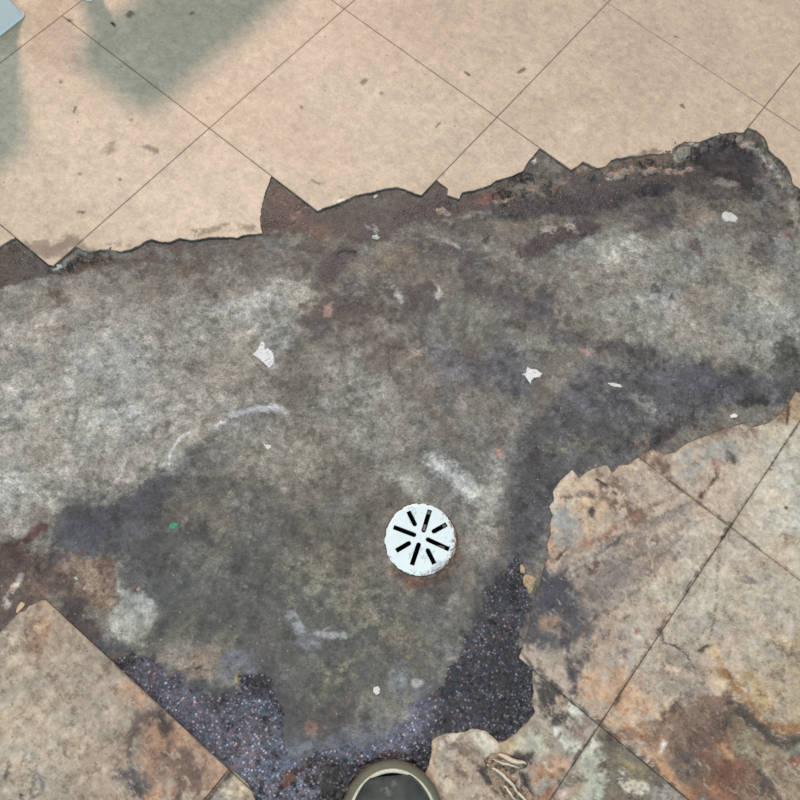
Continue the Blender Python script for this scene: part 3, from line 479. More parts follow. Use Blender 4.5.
# ------------------------------------------------------------------ concrete height field
def slab_z(x, y, N):
    z = -.0030 + fbm(x, y, .09, 4, 21)*.0006 + fbm(x, y, .012, 3, 23)*.00022
    def add(kind, pts, r, soft, dz, w=5, m=0):
        nonlocal z
        i, a = feature_mask(x, y, N, kind, pts, r, soft, w, m)
        if a is not None: z[i] += a*dz
    lump = np.abs(fbm(x, y, .016, 4, 29))
    i, a = feature_mask(x, y, N, 'P', TAR, 0, 8, 6, 0)
    if a is not None: z[i] += a*(fbm(x[i], y[i], .0075, 3, 33, .6)*.0011 + .0006)
    for pts, r in (([(578,172),(610,172),(650,168),(684,154),(700,148),(735,140),(756,146),(770,160),(784,182),(798,205)], 9), ([(500,196),(525,184),(545,178),(560,184)], 9), ([(60,264),(80,252),(110,256)], 5)):
        i, a = feature_mask(x, y, N, 'S', pts, r, 6, 5, 0)
        if a is not None: z[i] += a*(lump[i]*.0062 - .0008)
    add('P', [(-60,285),(0,287),(40,278),(80,272),(160,266),(160,420),(-60,420)], 0, 2.5, .0011, 4)       # edge of the skim coat
    add('S', [(445,222),(480,214),(520,212)], 2, 3, .0012); add('S', [(340,255),(352,252)], 4, 3, -.0009)
    add('S', [(370,226),(378,240)], 4, 2, .0012, 4, .6); add('P', [(97,571),(113,562),(117,586),(155,605),(150,640),(118,634),(106,612)], 0, 3, .0009)
    add('P', [(552,500),(563,478),(600,466),(640,462),(620,500),(575,545)], 0, 5, .0014, 6, .2)
    add('S', [(386,350),(390,372),(400,385),(403,410)], .5, 1.2, -.0008, 3)
    add('S', [(492,622),(504,634)], 2, 1.5, -.0015, 1)
    rr = np.hypot(x-DC[0], y-DC[1]); z = z + smooth(rr-DR*1.02, .004)*(-.0032 - z)
    return z

def grid_slab():
    step = .00165
    lo = HOLE_W.min(0)-.012; hi = HOLE_W.max(0)+.012
    nx = int((hi[0]-lo[0])/step); ny = int((hi[1]-lo[1])/step)
    gx, gy = np.meshgrid(lo[0]+np.arange(nx)*step, lo[1]+np.arange(ny)*step, indexing='ij')
    # coarse mask by pixel position of the node, then exact dilated outline by cell
    cs = 6
    bx, by = gx[::cs, ::cs], gy[::cs, ::cs]
    d = seg_dist(bx.ravel(), by.ravel(), HOLE_W[::3], True).reshape(bx.shape)
    ins = inside(bx.ravel(), by.ravel(), HOLE_W).reshape(bx.shape)
    keep = ins | (d < .014)
    big = np.repeat(np.repeat(keep, cs, 0), cs, 1)[:nx, :ny]
    q = big[:-1, :-1] & (np.hypot(gx[:-1,:-1]-DC[0], gy[:-1,:-1]-DC[1]) > DR*.90)
    idx = np.arange(nx*ny).reshape(nx, ny)
    quads = np.stack([idx[:-1,:-1][q], idx[1:,:-1][q], idx[1:,1:][q], idx[:-1,1:][q]], 1)
    used, inv = np.unique(quads, return_inverse=True); quads = inv.reshape(-1, 4)
    x = gx.ravel()[used]; y = gy.ravel()[used]
    return x, y, quads
floor = None
def build_floor():
    global floor
    # subfloor under everything, with the hole of the drain
    X0, X1, Y0, Y1 = -1.2*T, 8.2*T, -4.2*T, 6.2*T
    ring = [Vector((DC[0]+DR*.93*math.cos(a), DC[1]+DR*.93*math.sin(a))) for a in np.linspace(0, 2*math.pi, 33)[:-1]]
    pts = [Vector((X0,Y0)),Vector((X1,Y0)),Vector((X1,Y1)),Vector((X0,Y1))] + ring
    for a in np.linspace(X0, X1, 12)[1:-1]:
        for b_ in np.linspace(Y0, Y1, 12)[1:-1]: pts.append(Vector((a, b_)))
    v, e, f = geometry.delaunay_2d_cdt(pts, [(4+i, 4+(i+1) % 32) for i in range(32)], [], 0, 1e-7)[:3]
    f = [t for t in f if np.hypot(*(np.mean([v[i] for i in t], 0)-DC)) > DR*.925]
    floor = mesh_obj('floor', [(p[0], p[1], -.0062) for p in v], f, M_SUB)
    tag(floor, 'floor of beige vinyl tiles broken open to bare stained concrete', kind='structure')
    # the concrete, and the black mastic as a part of its own
    x, y, Q = grid_slab(); N = noises(x, y)
    c = paint(x, y, (110,106,98), SLAB, N)
    g = 1 + .12*fbm(x, y, .03, 4, 41) + .14*fbm(x, y, .009, 4, 43, .8)
    g *= 1 - .18*np.clip((fbm(x, y, .020, 5, 45, .8)-.30)*5, 0, 1) ; g *= 1 + .12*np.clip((fbm(x, y, .018, 5, 47, .8)-.34)*5, 0, 1)
    c = c*g[:, None]
    c = c*(1+np.c_[fbm(x, y, .05, 3, 51), fbm(x, y, .05, 3, 51)*.2, -fbm(x, y, .05, 3, 51)]*.035)
    c = desat(c, .62)*1.05; c = np.where(c < 118, 118*(c/118)**1.24, c); cool = c[:,2] > c[:,0]; c[cool] = desat(c[cool], .62); lum = c.mean(1); rough = np.clip(.42+(lum-70)/60*.35, .34, .88)
    z = slab_z(x, y, N)
    _, at_ = 0, 0
    tm = np.zeros(len(x)); i, a = feature_mask(x, y, N, 'P', TAR, 0, 2, 8, 0); tm[i] = a
    lin = to_lin(c); V = np.c_[x, y, z]
    isT = tm[Q].mean(1) > .5
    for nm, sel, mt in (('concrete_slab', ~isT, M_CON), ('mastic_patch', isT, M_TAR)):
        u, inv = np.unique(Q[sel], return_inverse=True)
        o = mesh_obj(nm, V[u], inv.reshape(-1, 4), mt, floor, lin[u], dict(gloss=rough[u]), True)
        o['label'] = 'bare stained grey concrete' if nm[0] == 'c' else 'glossy bumpy black mastic'
build_floor()
def ground(px, py):
    p = at(px, py, -.0036); xx = np.array([p[0]]); yy = np.array([p[1]])
    return p[0], p[1], float(slab_z(xx, yy, noises(xx, yy))[0])

# ------------------------------------------------------------------ tiles
TH = .0028; GAP = .00045
def tile_attrs(x, y):
    N = noises(x, y)
    c = paint(x, y, (208,187,163), TILE, N, True)
    c = c*(1+.030*fbm(x, y, .05, 4, 61)+.022*fbm(x, y, .009, 3, 63, .7))[:, None]
    c = desat(c, .84)
    # lower right and lower left tiles are scraped and rough
    pr = np.zeros(len(x)); i, a = feature_mask(x, y, N, 'P', [(500,560),(560,440),(700,400),(860,380),(900,900),(-100,900),(-100,560),(60,590),(260,790),(420,720)], 0, 10, 4, 0)
    if a is not None: pr[i] = a
    c = c.mean(1, keepdims=True)+(c-c.mean(1, keepdims=True))*(1-.15*pr[:, None])
    mot = 1 + pr*(.10*fbm(x, y, .022, 5, 65, .8) + .13*fbm(x, y, .007, 4, 67, .85))
    c = c*mot[:, None]*(1+np.c_[fbm(x, y, .03, 4, 68, .7), fbm(x, y, .03, 4, 68)*.1, -fbm(x, y, .03, 4, 68, .7)]*.032*pr[:, None]); lum = c.mean(1)
    bumpy = .12 + .6*pr*np.clip((185-lum)/60, .25, 1)
    gl = np.clip(.50+.15*pr - np.clip((120-lum)/60, 0, 1)*.12, .34, .8)
    return c, bumpy, gl
def tile_piece(cell, verts2, tris, dz, tilt):
    """one slab of vinyl from a flat triangulation"""
    v2 = np.array(verts2); n = len(v2)
    ed = {}
    for t in tris:
        for k in range(len(t)):
            a, b = t[k], t[(k+1) % len(t)]
            ed[(a, b)] = 1
    bd = [(a, b) for (a, b) in ed if (b, a) not in ed]
    onb = sorted({a for e in bd for a in e}); mp = {a: n+i for i, a in enumerate(onb)}
    cx, cy = v2.mean(0)
    top = dz + (v2[:,0]-cx)*tilt[0] + (v2[:,1]-cy)*tilt[1]
    V = np.vstack([np.c_[v2, top], np.c_[v2[onb], np.full(len(onb), -TH)]])
    faces = [tuple(t) for t in tris] + [(b, a, mp[a], mp[b]) for a, b in bd]
    fm = [0]*len(tris) + [1]*len(bd)
    c, bm_, gl = tile_attrs(V[:,0], V[:,1])
    rim = np.ones((len(V), 3)); rim[onb] = (.80, .78, .75)
    o = mesh_obj('tile', V, faces, None, floor, to_lin(c), dict(rough=bm_, gloss=gl), mats=[M_TILE, M_CORE], fmat=fm)
    r = o.data.color_attributes.new('rim', 'FLOAT_COLOR', 'POINT'); r.data.foreach_set('color', np.c_[rim, np.ones(len(V))].astype(np.float32).ravel())
    return o
def build_tiles():
    rg = random.Random(3)
    hd = HOLE_W
    for i in range(-1, 8):
        for j in range(-4, 6):
            sh = .5*T if i <= 0 else 0                        # the row behind the first long joint is laid half a tile over
            x0, x1, y0, y1 = i*T+GAP, (i+1)*T-GAP, j*T+GAP+sh, (j+1)*T-GAP+sh
            # seen by the photograph or by a camera a step to the side
            q = []
            for X, Y in ((x0,y0),(x1,y0),(x1,y1),(x0,y1)):
                k = RC.T @ (np.array([X, Y, 0])-CAM); q.append((400+F_PX*k[0]/-k[2], 400-F_PX*k[1]/-k[2]))
            q = np.array(q)
            inv_ = q[:,0].max() > 0 and q[:,0].min() < 800 and q[:,1].max() > 0 and q[:,1].min() < 800
            near = q[:,0].max() > -330 and q[:,0].min() < 1130 and q[:,1].max() > -330 and q[:,1].min() < 1100
            st = .0023 if inv_ else (.009 if near else .02)
            nn = int((x1-x0)/st)
            gx = np.linspace(x0, x1, nn+1); gy = np.linspace(y0, y1, nn+1)
            GX, GY = np.meshgrid(gx, gy, indexing='ij'); X, Y = GX.ravel(), GY.ravel()
            dz = rg.uniform(-.0002, .0002); tilt = (rg.uniform(-1,1)*.0008, rg.uniform(-1,1)*.0008)
            dd = seg_dist(X[::7], Y[::7], hd, True)
            hin = inside(X, Y, hd)
            if hin.all(): continue
            if dd.min() > st*8 and not hin.any():
                ix = np.arange((nn+1)**2).reshape(nn+1, nn+1)
                F_ = np.stack([ix[:-1,:-1], ix[1:,:-1], ix[1:,1:], ix[:-1,1:]], -1).reshape(-1, 4).tolist()
                tile_piece((i, j), np.c_[X, Y], F_, dz, tilt); continue
            # keep grid points a little off the broken line, then triangulate with it
            d = seg_dist(X, Y, hd, True)
            border = (X < x0+1e-6) | (X > x1-1e-6) | (Y < y0+1e-6) | (Y > y1-1e-6)
            kp = (~hin) & (d > st*.45) & ~border
            px = [Vector((a + rg.uniform(-.1,.1)*st, b + rg.uniform(-.1,.1)*st)) for a, b in zip(X[kp], Y[kp])]
            ring = [(x, y0) for x in gx[:-1]] + [(x1, y) for y in gy[:-1]] + [(x, y1) for x in gx[:0:-1]] + [(x0, y) for y in gy[:0:-1]]
            pts = [Vector(r) for r in ring]; nr = len(ring)
            edges = [(k, (k+1) % nr) for k in range(nr)]
            near_h = (hd[:,0] > x0-.02) & (hd[:,0] < x1+.02) & (hd[:,1] > y0-.02) & (hd[:,1] < y1+.02)
            base = {}
            n_h = len(hd)
            for k in range(n_h):
                a, b = k, (k+1) % n_h
                if not (near_h[a] or near_h[b]): continue
                for w_ in (a, b):
                    if w_ not in base: base[w_] = len(pts); pts.append(Vector(hd[w_]))
                edges.append((base[a], base[b]))
            pts += px
            v, e, f = geometry.delaunay_2d_cdt(pts, edges, [], 0, 1e-7)[:3]
            v = np.array([tuple(p) for p in v]); f = np.array(f)
            cen = v[f].mean(1)
            ok = (cen[:,0] > x0) & (cen[:,0] < x1) & (cen[:,1] > y0) & (cen[:,1] < y1) & ~inside(cen[:,0], cen[:,1], hd)
            f = f[ok]
            if not len(f): continue
            a2 = v[f]; ar = (a2[:,1,0]-a2[:,0,0])*(a2[:,2,1]-a2[:,0,1])-(a2[:,2,0]-a2[:,0,0])*(a2[:,1,1]-a2[:,0,1])
            f = np.where((ar < 0)[:, None], f[:, ::-1], f)
            # separate broken-off pieces
            lab = np.arange(len(v))
            for _ in range(400):
                mn = lab[f].min(1); new = lab.copy(); np.minimum.at(new, f.ravel(), np.repeat(mn, 3)); new = new[new]
                if (new == lab).all(): break
                lab = new
            comp = lab[f[:,0]]
            for cc in np.unique(comp):
                ff = f[comp == cc]
                area_ = np.abs(np.cross(v[ff][:,1]-v[ff][:,0], v[ff][:,2]-v[ff][:,0])).sum()/2
                if area_ < 2.5e-5: continue
                u, iv = np.unique(ff, return_inverse=True)
                tile_piece((i, j), v[u], iv.reshape(-1, 3).tolist(), dz, tilt)
build_tiles()

# ------------------------------------------------------------------ flat irregular pieces
def plate(name, outline, z0, th, mat, parent=None, step=.002, holes=(), hfun=None, bevel=.0, smooth_=False):
    """outline in metres; returns the solid piece with its top raised by hfun(x, y, depth)"""
    O = np.array(outline)
    pts = [Vector(p) for p in O]; edges = [(k, (k+1) % len(O)) for k in range(len(O))]
    for H in holes:
        b0 = len(pts); pts += [Vector(p) for p in H]; edges += [(b0+k, b0+(k+1) % len(H)) for k in range(len(H))]
    lo, hi = O.min(0), O.max(0)
    gx, gy = np.meshgrid(np.arange(lo[0]+step/2, hi[0], step), np.arange(lo[1]+step/2, hi[1], step)); gx, gy = gx.ravel(), gy.ravel()
    if len(gx):
        ok = inside(gx, gy, O) & (seg_dist(gx, gy, O, True) > step*.4)
        for H in holes: ok &= ~inside(gx, gy, np.array(H)) & (seg_dist(gx, gy, np.array(H), True) > step*.4)
        pts += [Vector((a+rng.uniform(-.15,.15)*step, b+rng.uniform(-.15,.15)*step)) for a, b in zip(gx[ok], gy[ok])]
    v, e, f = geometry.delaunay_2d_cdt(pts, edges, [], 0, 1e-8)[:3]
    v = np.array([tuple(p) for p in v]); f = np.array(f); cen = v[f].mean(1)
    ok = inside(cen[:,0], cen[:,1], O)
    for H in holes: ok &= ~inside(cen[:,0], cen[:,1], np.array(H))
    f = f[ok]
    a2 = v[f]; ar = (a2[:,1,0]-a2[:,0,0])*(a2[:,2,1]-a2[:,0,1])-(a2[:,2,0]-a2[:,0,0])*(a2[:,1,1]-a2[:,0,1])
    f = np.where((ar < 0)[:, None], f[:, ::-1], f)
    u, iv = np.unique(f, return_inverse=True); v = v[u]; f = iv.reshape(-1, 3)
    d = seg_dist(v[:,0], v[:,1], O, True)
    top = z0+th + (hfun(v[:,0], v[:,1], d) if hfun else 0)
    ed = {(t[k], t[(k+1) % 3]) for t in f.tolist() for k in range(3)}
    bd = [(a, b) for a, b in ed if (b, a) not in ed]
    n = len(v)
    if bevel:
        onb = {a for e_ in bd for a in e_}; top = top - np.array([bevel if k in onb else 0 for k in range(n)])
    V = np.vstack([np.c_[v, top], np.c_[v, np.full(n, z0)]])
    F_ = f.tolist() + [[c+n for c in t[::-1]] for t in f.tolist()] + [[b, a, a+n, b+n] for a, b in bd]
    return mesh_obj(name, V, F_, mat, parent, smooth_=smooth_)
def rough_poly(pxs, jit=.0004, step=.0015, z=-.003):
    Q = np.array([at(p[0], p[1], z)[:2] for p in pxs]); out = []
    for i in range(len(Q)):
        a, b = Q[i], Q[(i+1) % len(Q)]; k = max(1, int(np.linalg.norm(b-a)/step))
        for j in range(k): out.append(a+(b-a)*j/k + np.array([rng.uniform(-jit, jit), rng.uniform(-jit, jit)])*(j > 0))
    return out
M_WHITE = simple('white_paint_chip', (226,224,226), .7, 350, .10, .6, .001, second=(150,146,150), thr=.60)
M_WHITE2 = simple('white_plaster_crumb', (214,214,210), .8, 500, .12, .6, .0015)
M_GREEN = simple('green_chip', (60,140,110), .6, 300, .2)
M_PEACH = simple('dried_adhesive', (196,172,142), .7, 260, .22, .8, .002, second=(150,108,82), thr=.60)
M_PINK = simple('pink_mortar_crumb', (178,154,140), .9, 300, .3, .8, .002)
M_ROCK = simple('grey_mortar_crumb', (156,148,136), .9, 300, .25, .8, .002)
M_RUST = simple('rusty_crumb', (112,84,70), .9, 300, .3, .8, .002)

def flake(name, pxs, mat, label, cat, th=.0012, rough_=.0008, group=None, seed=1):
    cx = np.mean([p[0] for p in pxs]); cy = np.mean([p[1] for p in pxs]); gz = ground(cx, cy)[2]
    dome = 'lump' in name or 'crumb' in name
    hf = (lambda x, y, d: (np.sqrt(np.clip(d/.0042, 0, 1))-.85)*th*1.1 + fbm(x, y, .0035, 3, seed)*rough_*1.3) if dome else (lambda x, y, d: fbm(x, y, .004, 3, seed)*rough_)
    o = plate(name, rough_poly(pxs), gz-.0003, th+.0003, mat, step=.0011, hfun=hf, bevel=th*(.1 if dome else .35))
    return tag(o, label, cat, group or {'paint_chip':'white paint chips on the concrete','mortar_lump':'mortar lumps on the broken rim','plaster_crumb':'pale crumbs in the hole','mortar_crumb':'pale crumbs in the hole','adhesive_lump':'dried adhesive lumps'}.get(name))
flake('paint_chip', [(261,342),(264.5,342.5),(265,350),(268,348),(273,353),(274.5,360),(273,365),(269,368),(265,364),(260.5,360),(257,357.5),(252.5,355),(256,351.5),(259,347)], M_WHITE, 'crumpled white paint chip on the bare concrete below the brown corner pocket', 'paint chip', .0018, .0012, seed=4)
flake('paint_chip', [(527,367),(531,369),(536,369.5),(542,373.5),(540,377),(534,378),(531,381),(530.5,385),(527,379),(525,375.5),(521.5,374.5),(526,373)], M_WHITE, 'star shaped white paint chip with a pointed tail on violet-grey concrete', 'paint chip', .0014, .0007, seed=5)
flake('paint_chip', [(721,215),(724,212),(730,213),(736,215.5),(738,219),(735,222.5),(729,221.5),(726,222.5),(722,219.5)], M_WHITE2, 'rounded whitish chip under the dark curved corner at the upper right', 'paint chip', .0022, .0016, seed=6)
flake('paint_chip', [(607.5,383),(613,383),(620,384.5),(622,387.5),(617,387),(611,386)], M_WHITE2, 'thin whitish sliver lying on the long violet-grey stain', 'paint chip', .0010, .0004, seed=7)
flake('paint_chip', [(730,415.5),(734,413.5),(737.5,415),(736.5,417.5),(731,418)], M_WHITE, 'small white oval chip just above the pale edge of the lower right tiles', 'paint chip', .0012, .0005, seed=8)
flake('paint_chip', [(374,687),(378,686),(380,689),(379.5,693),(376,695),(373,692)], M_WHITE2, 'small round white chip between the drain and the shoe', 'paint chip', .0016, .0008, seed=9)
flake('paint_chip', [(263,443),(266,445),(271,445),(271,448),(267,449.5),(265,446.5)], M_WHITE2, 'tiny white chip beneath the pale arc scratched in the concrete', 'paint chip', .0008, .0004, seed=10)
flake('green_chip', [(170,524),(174,522.5),(179,523.5),(177,527),(173,529.5),(169,528)], M_GREEN, 'small green plastic scrap at the end of the dark blue-grey stain', 'scrap', .0012, .0004, seed=11)
flake('adhesive_lump', [(522,577),(525,574.5),(530,575),(535,577),(536.5,581),(533,586),(532,592),(529,594),(526.5,588),(523,584)], M_PEACH, 'yellowish beige lump of dried adhesive on the black mastic', 'adhesive lump', .0030, .0022, seed=12)
flake('adhesive_lump', [(520,565),(523,564),(525,569),(524,574),(520,573)], M_PEACH, 'small narrow beige lump just above the yellowish adhesive lump', 'adhesive lump', .0022, .0012, seed=13)
flake('mortar_crumb', [(437,210),(441,207.5),(446,209),(447,212.5),(442,214.5),(438,213)], M_PINK, 'pale pinkish mortar crumb under the notch between two broken tiles', 'crumb', .0030, .0016, seed=14)
flake('tile_chip', [(16.5,612.5),(18,606),(22,601.5),(25.5,604),(24,607),(18,613.5)], simple('loose_tile_chip', (196,172,142), .7, 200, .12), 'small beige splinter broken off the tip of the lower left tile', 'tile chip', .0024, .0004, seed=15)
# lumps along the ragged rim
for pxs, mt, lb, sd in (
  ([(674,154),(678,149),(685,147),(690,150),(689,156),(683,160),(677,160)], M_ROCK, 'rounded pale mortar lump set in the ragged upper rim', 21),
  ([(606,175),(611,172.5),(615,174),(613,178.5),(607,178)], M_PINK, 'pinkish mortar lump on the rim, leftmost of the pink row', 22),
  ([(617,173),(623,170.5),(627,173),(624,177),(618,177)], M_PINK, 'pinkish mortar lump on the rim, second of the pink row', 23),
  ([(645,171),(650,167),(656,169),(655,174),(648,175)], M_PINK, 'larger pinkish mortar lump in the middle of the rim row', 24),
  ([(664,170),(669,168),(673,171),(669,175.5),(664,174.5)], M_PINK, 'pinkish brown mortar lump right of the larger rim lump', 25),
  ([(733,141),(737,137),(742,138.5),(742,143),(736,144.5)], M_ROCK, 'pale grey mortar lump near the top end of the steep joint', 26),
  ([(764,156),(769,158),(773,163),(777,168),(773,170),(768,165)], M_ROCK, 'long pale mortar lump inside the curved right corner', 27),
  ([(779,184),(785,183),(787,188),(781,190)], M_ROCK, 'small grey mortar lump at the lower end of the curved corner', 28),
  ([(500,200),(507,197.5),(510,201),(504,204)], M_PINK, 'pinkish mortar crumb beside the rusty red patch', 29),
  ([(532,160),(536,158),(537,162.5),(533,163.5)], M_WHITE2, 'small white plaster crumb in the triangular gap', 30),
  ([(57,266),(62,265),(63,268.5),(58,269.5)], M_WHITE2, 'whitish plaster crumb at the pointed end of the upper left joint', 31),
  ([(373,195),(376.5,193.5),(377.5,196.5),(374.5,198.5)], M_WHITE2, 'white plaster crumb against the curved broken edge of the centre tile', 32),
  ([(372,236),(376,234.5),(380,237.5),(377,240),(373,239)], M_WHITE2, 'whitish crumb in the row of flakes on the brown-grey concrete', 33),
  ([(74,578),(77,576),(78.5,579.5),(75.5,581)], M_WHITE2, 'round cream crumb on the reddish brown stain at left', 34),
  ([(9,589),(14,586),(17,590),(13,595),(8,593)], M_PINK, 'pinkish white crumb left of the beige tile tip', 35),
  ([(136,589),(139,586),(141,590),(138,592)], M_PINK, 'pink crumb on the upper rim of the pale cement patch', 36),
  ([(287,777),(293,773),(297,778),(292,783),(288,782)], M_RUST, 'rust brown crumb on the glossy mastic left of the shoe', 37)):
    flake('mortar_lump' if 'lump' in lb else 'plaster_crumb', pxs, mt, lb, 'mortar lump' if 'lump' in lb else 'crumb', .0030 if 'lump' in lb else .0022, .0016, seed=sd)

# fine grit nobody could count
def grit():
    rg = random.Random(8); V = []; F_ = []; N_ = 0
    spots = [(rg.uniform(0, 800), rg.uniform(200, 720)) for _ in range(170)]
    for _ in range(150):
        t = rg.random(); spots.append((480+t*310, 200-t*35+rg.gauss(0, 9)+12))
    
    X = np.array([at(*p)[:2] for p in spots])
    ok = inside(X[:,0], X[:,1], HOLE_W) & (seg_dist(X[:,0], X[:,1], HOLE_W, True) > .003) & (np.hypot(X[:,0]-DC[0], X[:,1]-DC[1]) > DR*1.1)
    X = X[ok]; Z = slab_z(X[:,0], X[:,1], noises(X[:,0], X[:,1]))
    for (x, y), z in zip(X, Z):
        r = rg.choice([.0005, .0006, .0007, .0009, .0013]); a = rg.random()*6
        for k in range(5): V.append((x+r*rg.uniform(.7,1.2)*math.cos(a+k*1.257), y+r*rg.uniform(.7,1.2)*math.sin(a+k*1.257), z-.0002))
        V.append((x, y, z+r*rg.uniform(.6, 1)))
        F_ += [(N_+k, N_+(k+1) % 5, N_+5) for k in range(5)]; F_.append(tuple(N_+k for k in (4,3,2,1,0))); N_ += 6
    m = simple('grit', (172,166,156), .85, 900, .2, 0, second=(70,62,56), thr=.47)
    o = mesh_obj('grit', V, F_, m, floor); tag(o, kind='stuff')
grit()

# ------------------------------------------------------------------ torn backing strip near the shoe
def torn_strip():
    z0 = .0001
    root = empty('torn_strip', at(508, 776, 0.0), label='crumpled torn strip of pale tile backing with folded creases beside the broken tile fragment', cat='torn strip')
    m1 = simple('torn_backing', (150,134,114), .8, 260, .3, .8, .0015, second=(92,74,62), thr=.50)
    m2 = simple('torn_fold', (214,202,186), .7, 300, .2, .6, .001)
    ridges = [W([(500,755),(512,760),(526,765)]), W([(494,761),(506,764),(518,768)]), W([(489,766),(504,776),(517,790)]), W([(500,783),(512,795)])]
    def h(x, y, d):
        s = fbm(x, y, .008, 3, 71)*.0016
        for R_ in ridges: s = s + np.exp(-(seg_dist(x, y, R_, False)/.003)**2)*.0035
        return s*np.clip(d/.003, 0, 1)
    pl = plate('backing', rough_poly([(492,753),(500,754),(514,758),(528,763),(526,768),(518,769),(518.5,780),(518,790),(524,785),(527,788),(531,794),(536,803),(522,806),(505,800),(495,790),(490,778),(486,767),(484,760)], z=0), z0, .0012, m1, root, step=.0013, hfun=h)
    for k, (pts, w, hh) in enumerate(([[(498,754),(506,758),(516,761),(526,764)], .0026, .010], [[(493,760),(505,763.5),(519,768)], .0014, .010], [[(488,765),(497,771),(507,779),(514,787),(519,795)], .0020, .011], [[(500,782),(508,791),(516,801)], .0016, .009], [[(516,790),(522,797),(530,804)], .0016, .007])):
        Q = np.array([at(*p, 0.003)[:2] for p in pts]); tt = np.linspace(0, len(Q)-1, 14)
        C = np.array([[np.interp(t, range(len(Q)), Q[:, i]) for i in (0, 1)] for t in tt])
        C += np.c_[fbm(C[:,0], C[:,1], .006, 2, 80+k), fbm(C[:,0], C[:,1], .006, 2, 90+k)]*.0008
        V = []; F_ = []
        for i, p in enumerate(C):
            tg = C[min(i+1, 13)]-C[max(i-1, 0)]; tg /= np.linalg.norm(tg); nr_ = np.array([-tg[1], tg[0]])
            ww = w*(.35+.65*math.sin(math.pi*(i+.6)/14.2)); hz = .002+(hh-.002)*math.sin(math.pi*(i+.8)/15.)
            for sgn, zz in ((-1.2, .0010), (-.8, hz*.8), (0, hz), (.8, hz*.72), (1.2, .0010)):
                V.append((*(p+nr_*ww*sgn), zz))
        for i in range(13):
            for j in range(4):
                a = i*5+j; F_.append((a, a+1, a+6, a+5))
            F_.append((i*5+4, i*5, i*5+5, i*5+9))
        F_ += [(4,3,2,1,0), tuple(65+j for j in range(5))]
        mesh_obj('fold', V, F_, m2, root, smooth_=True)
torn_strip()

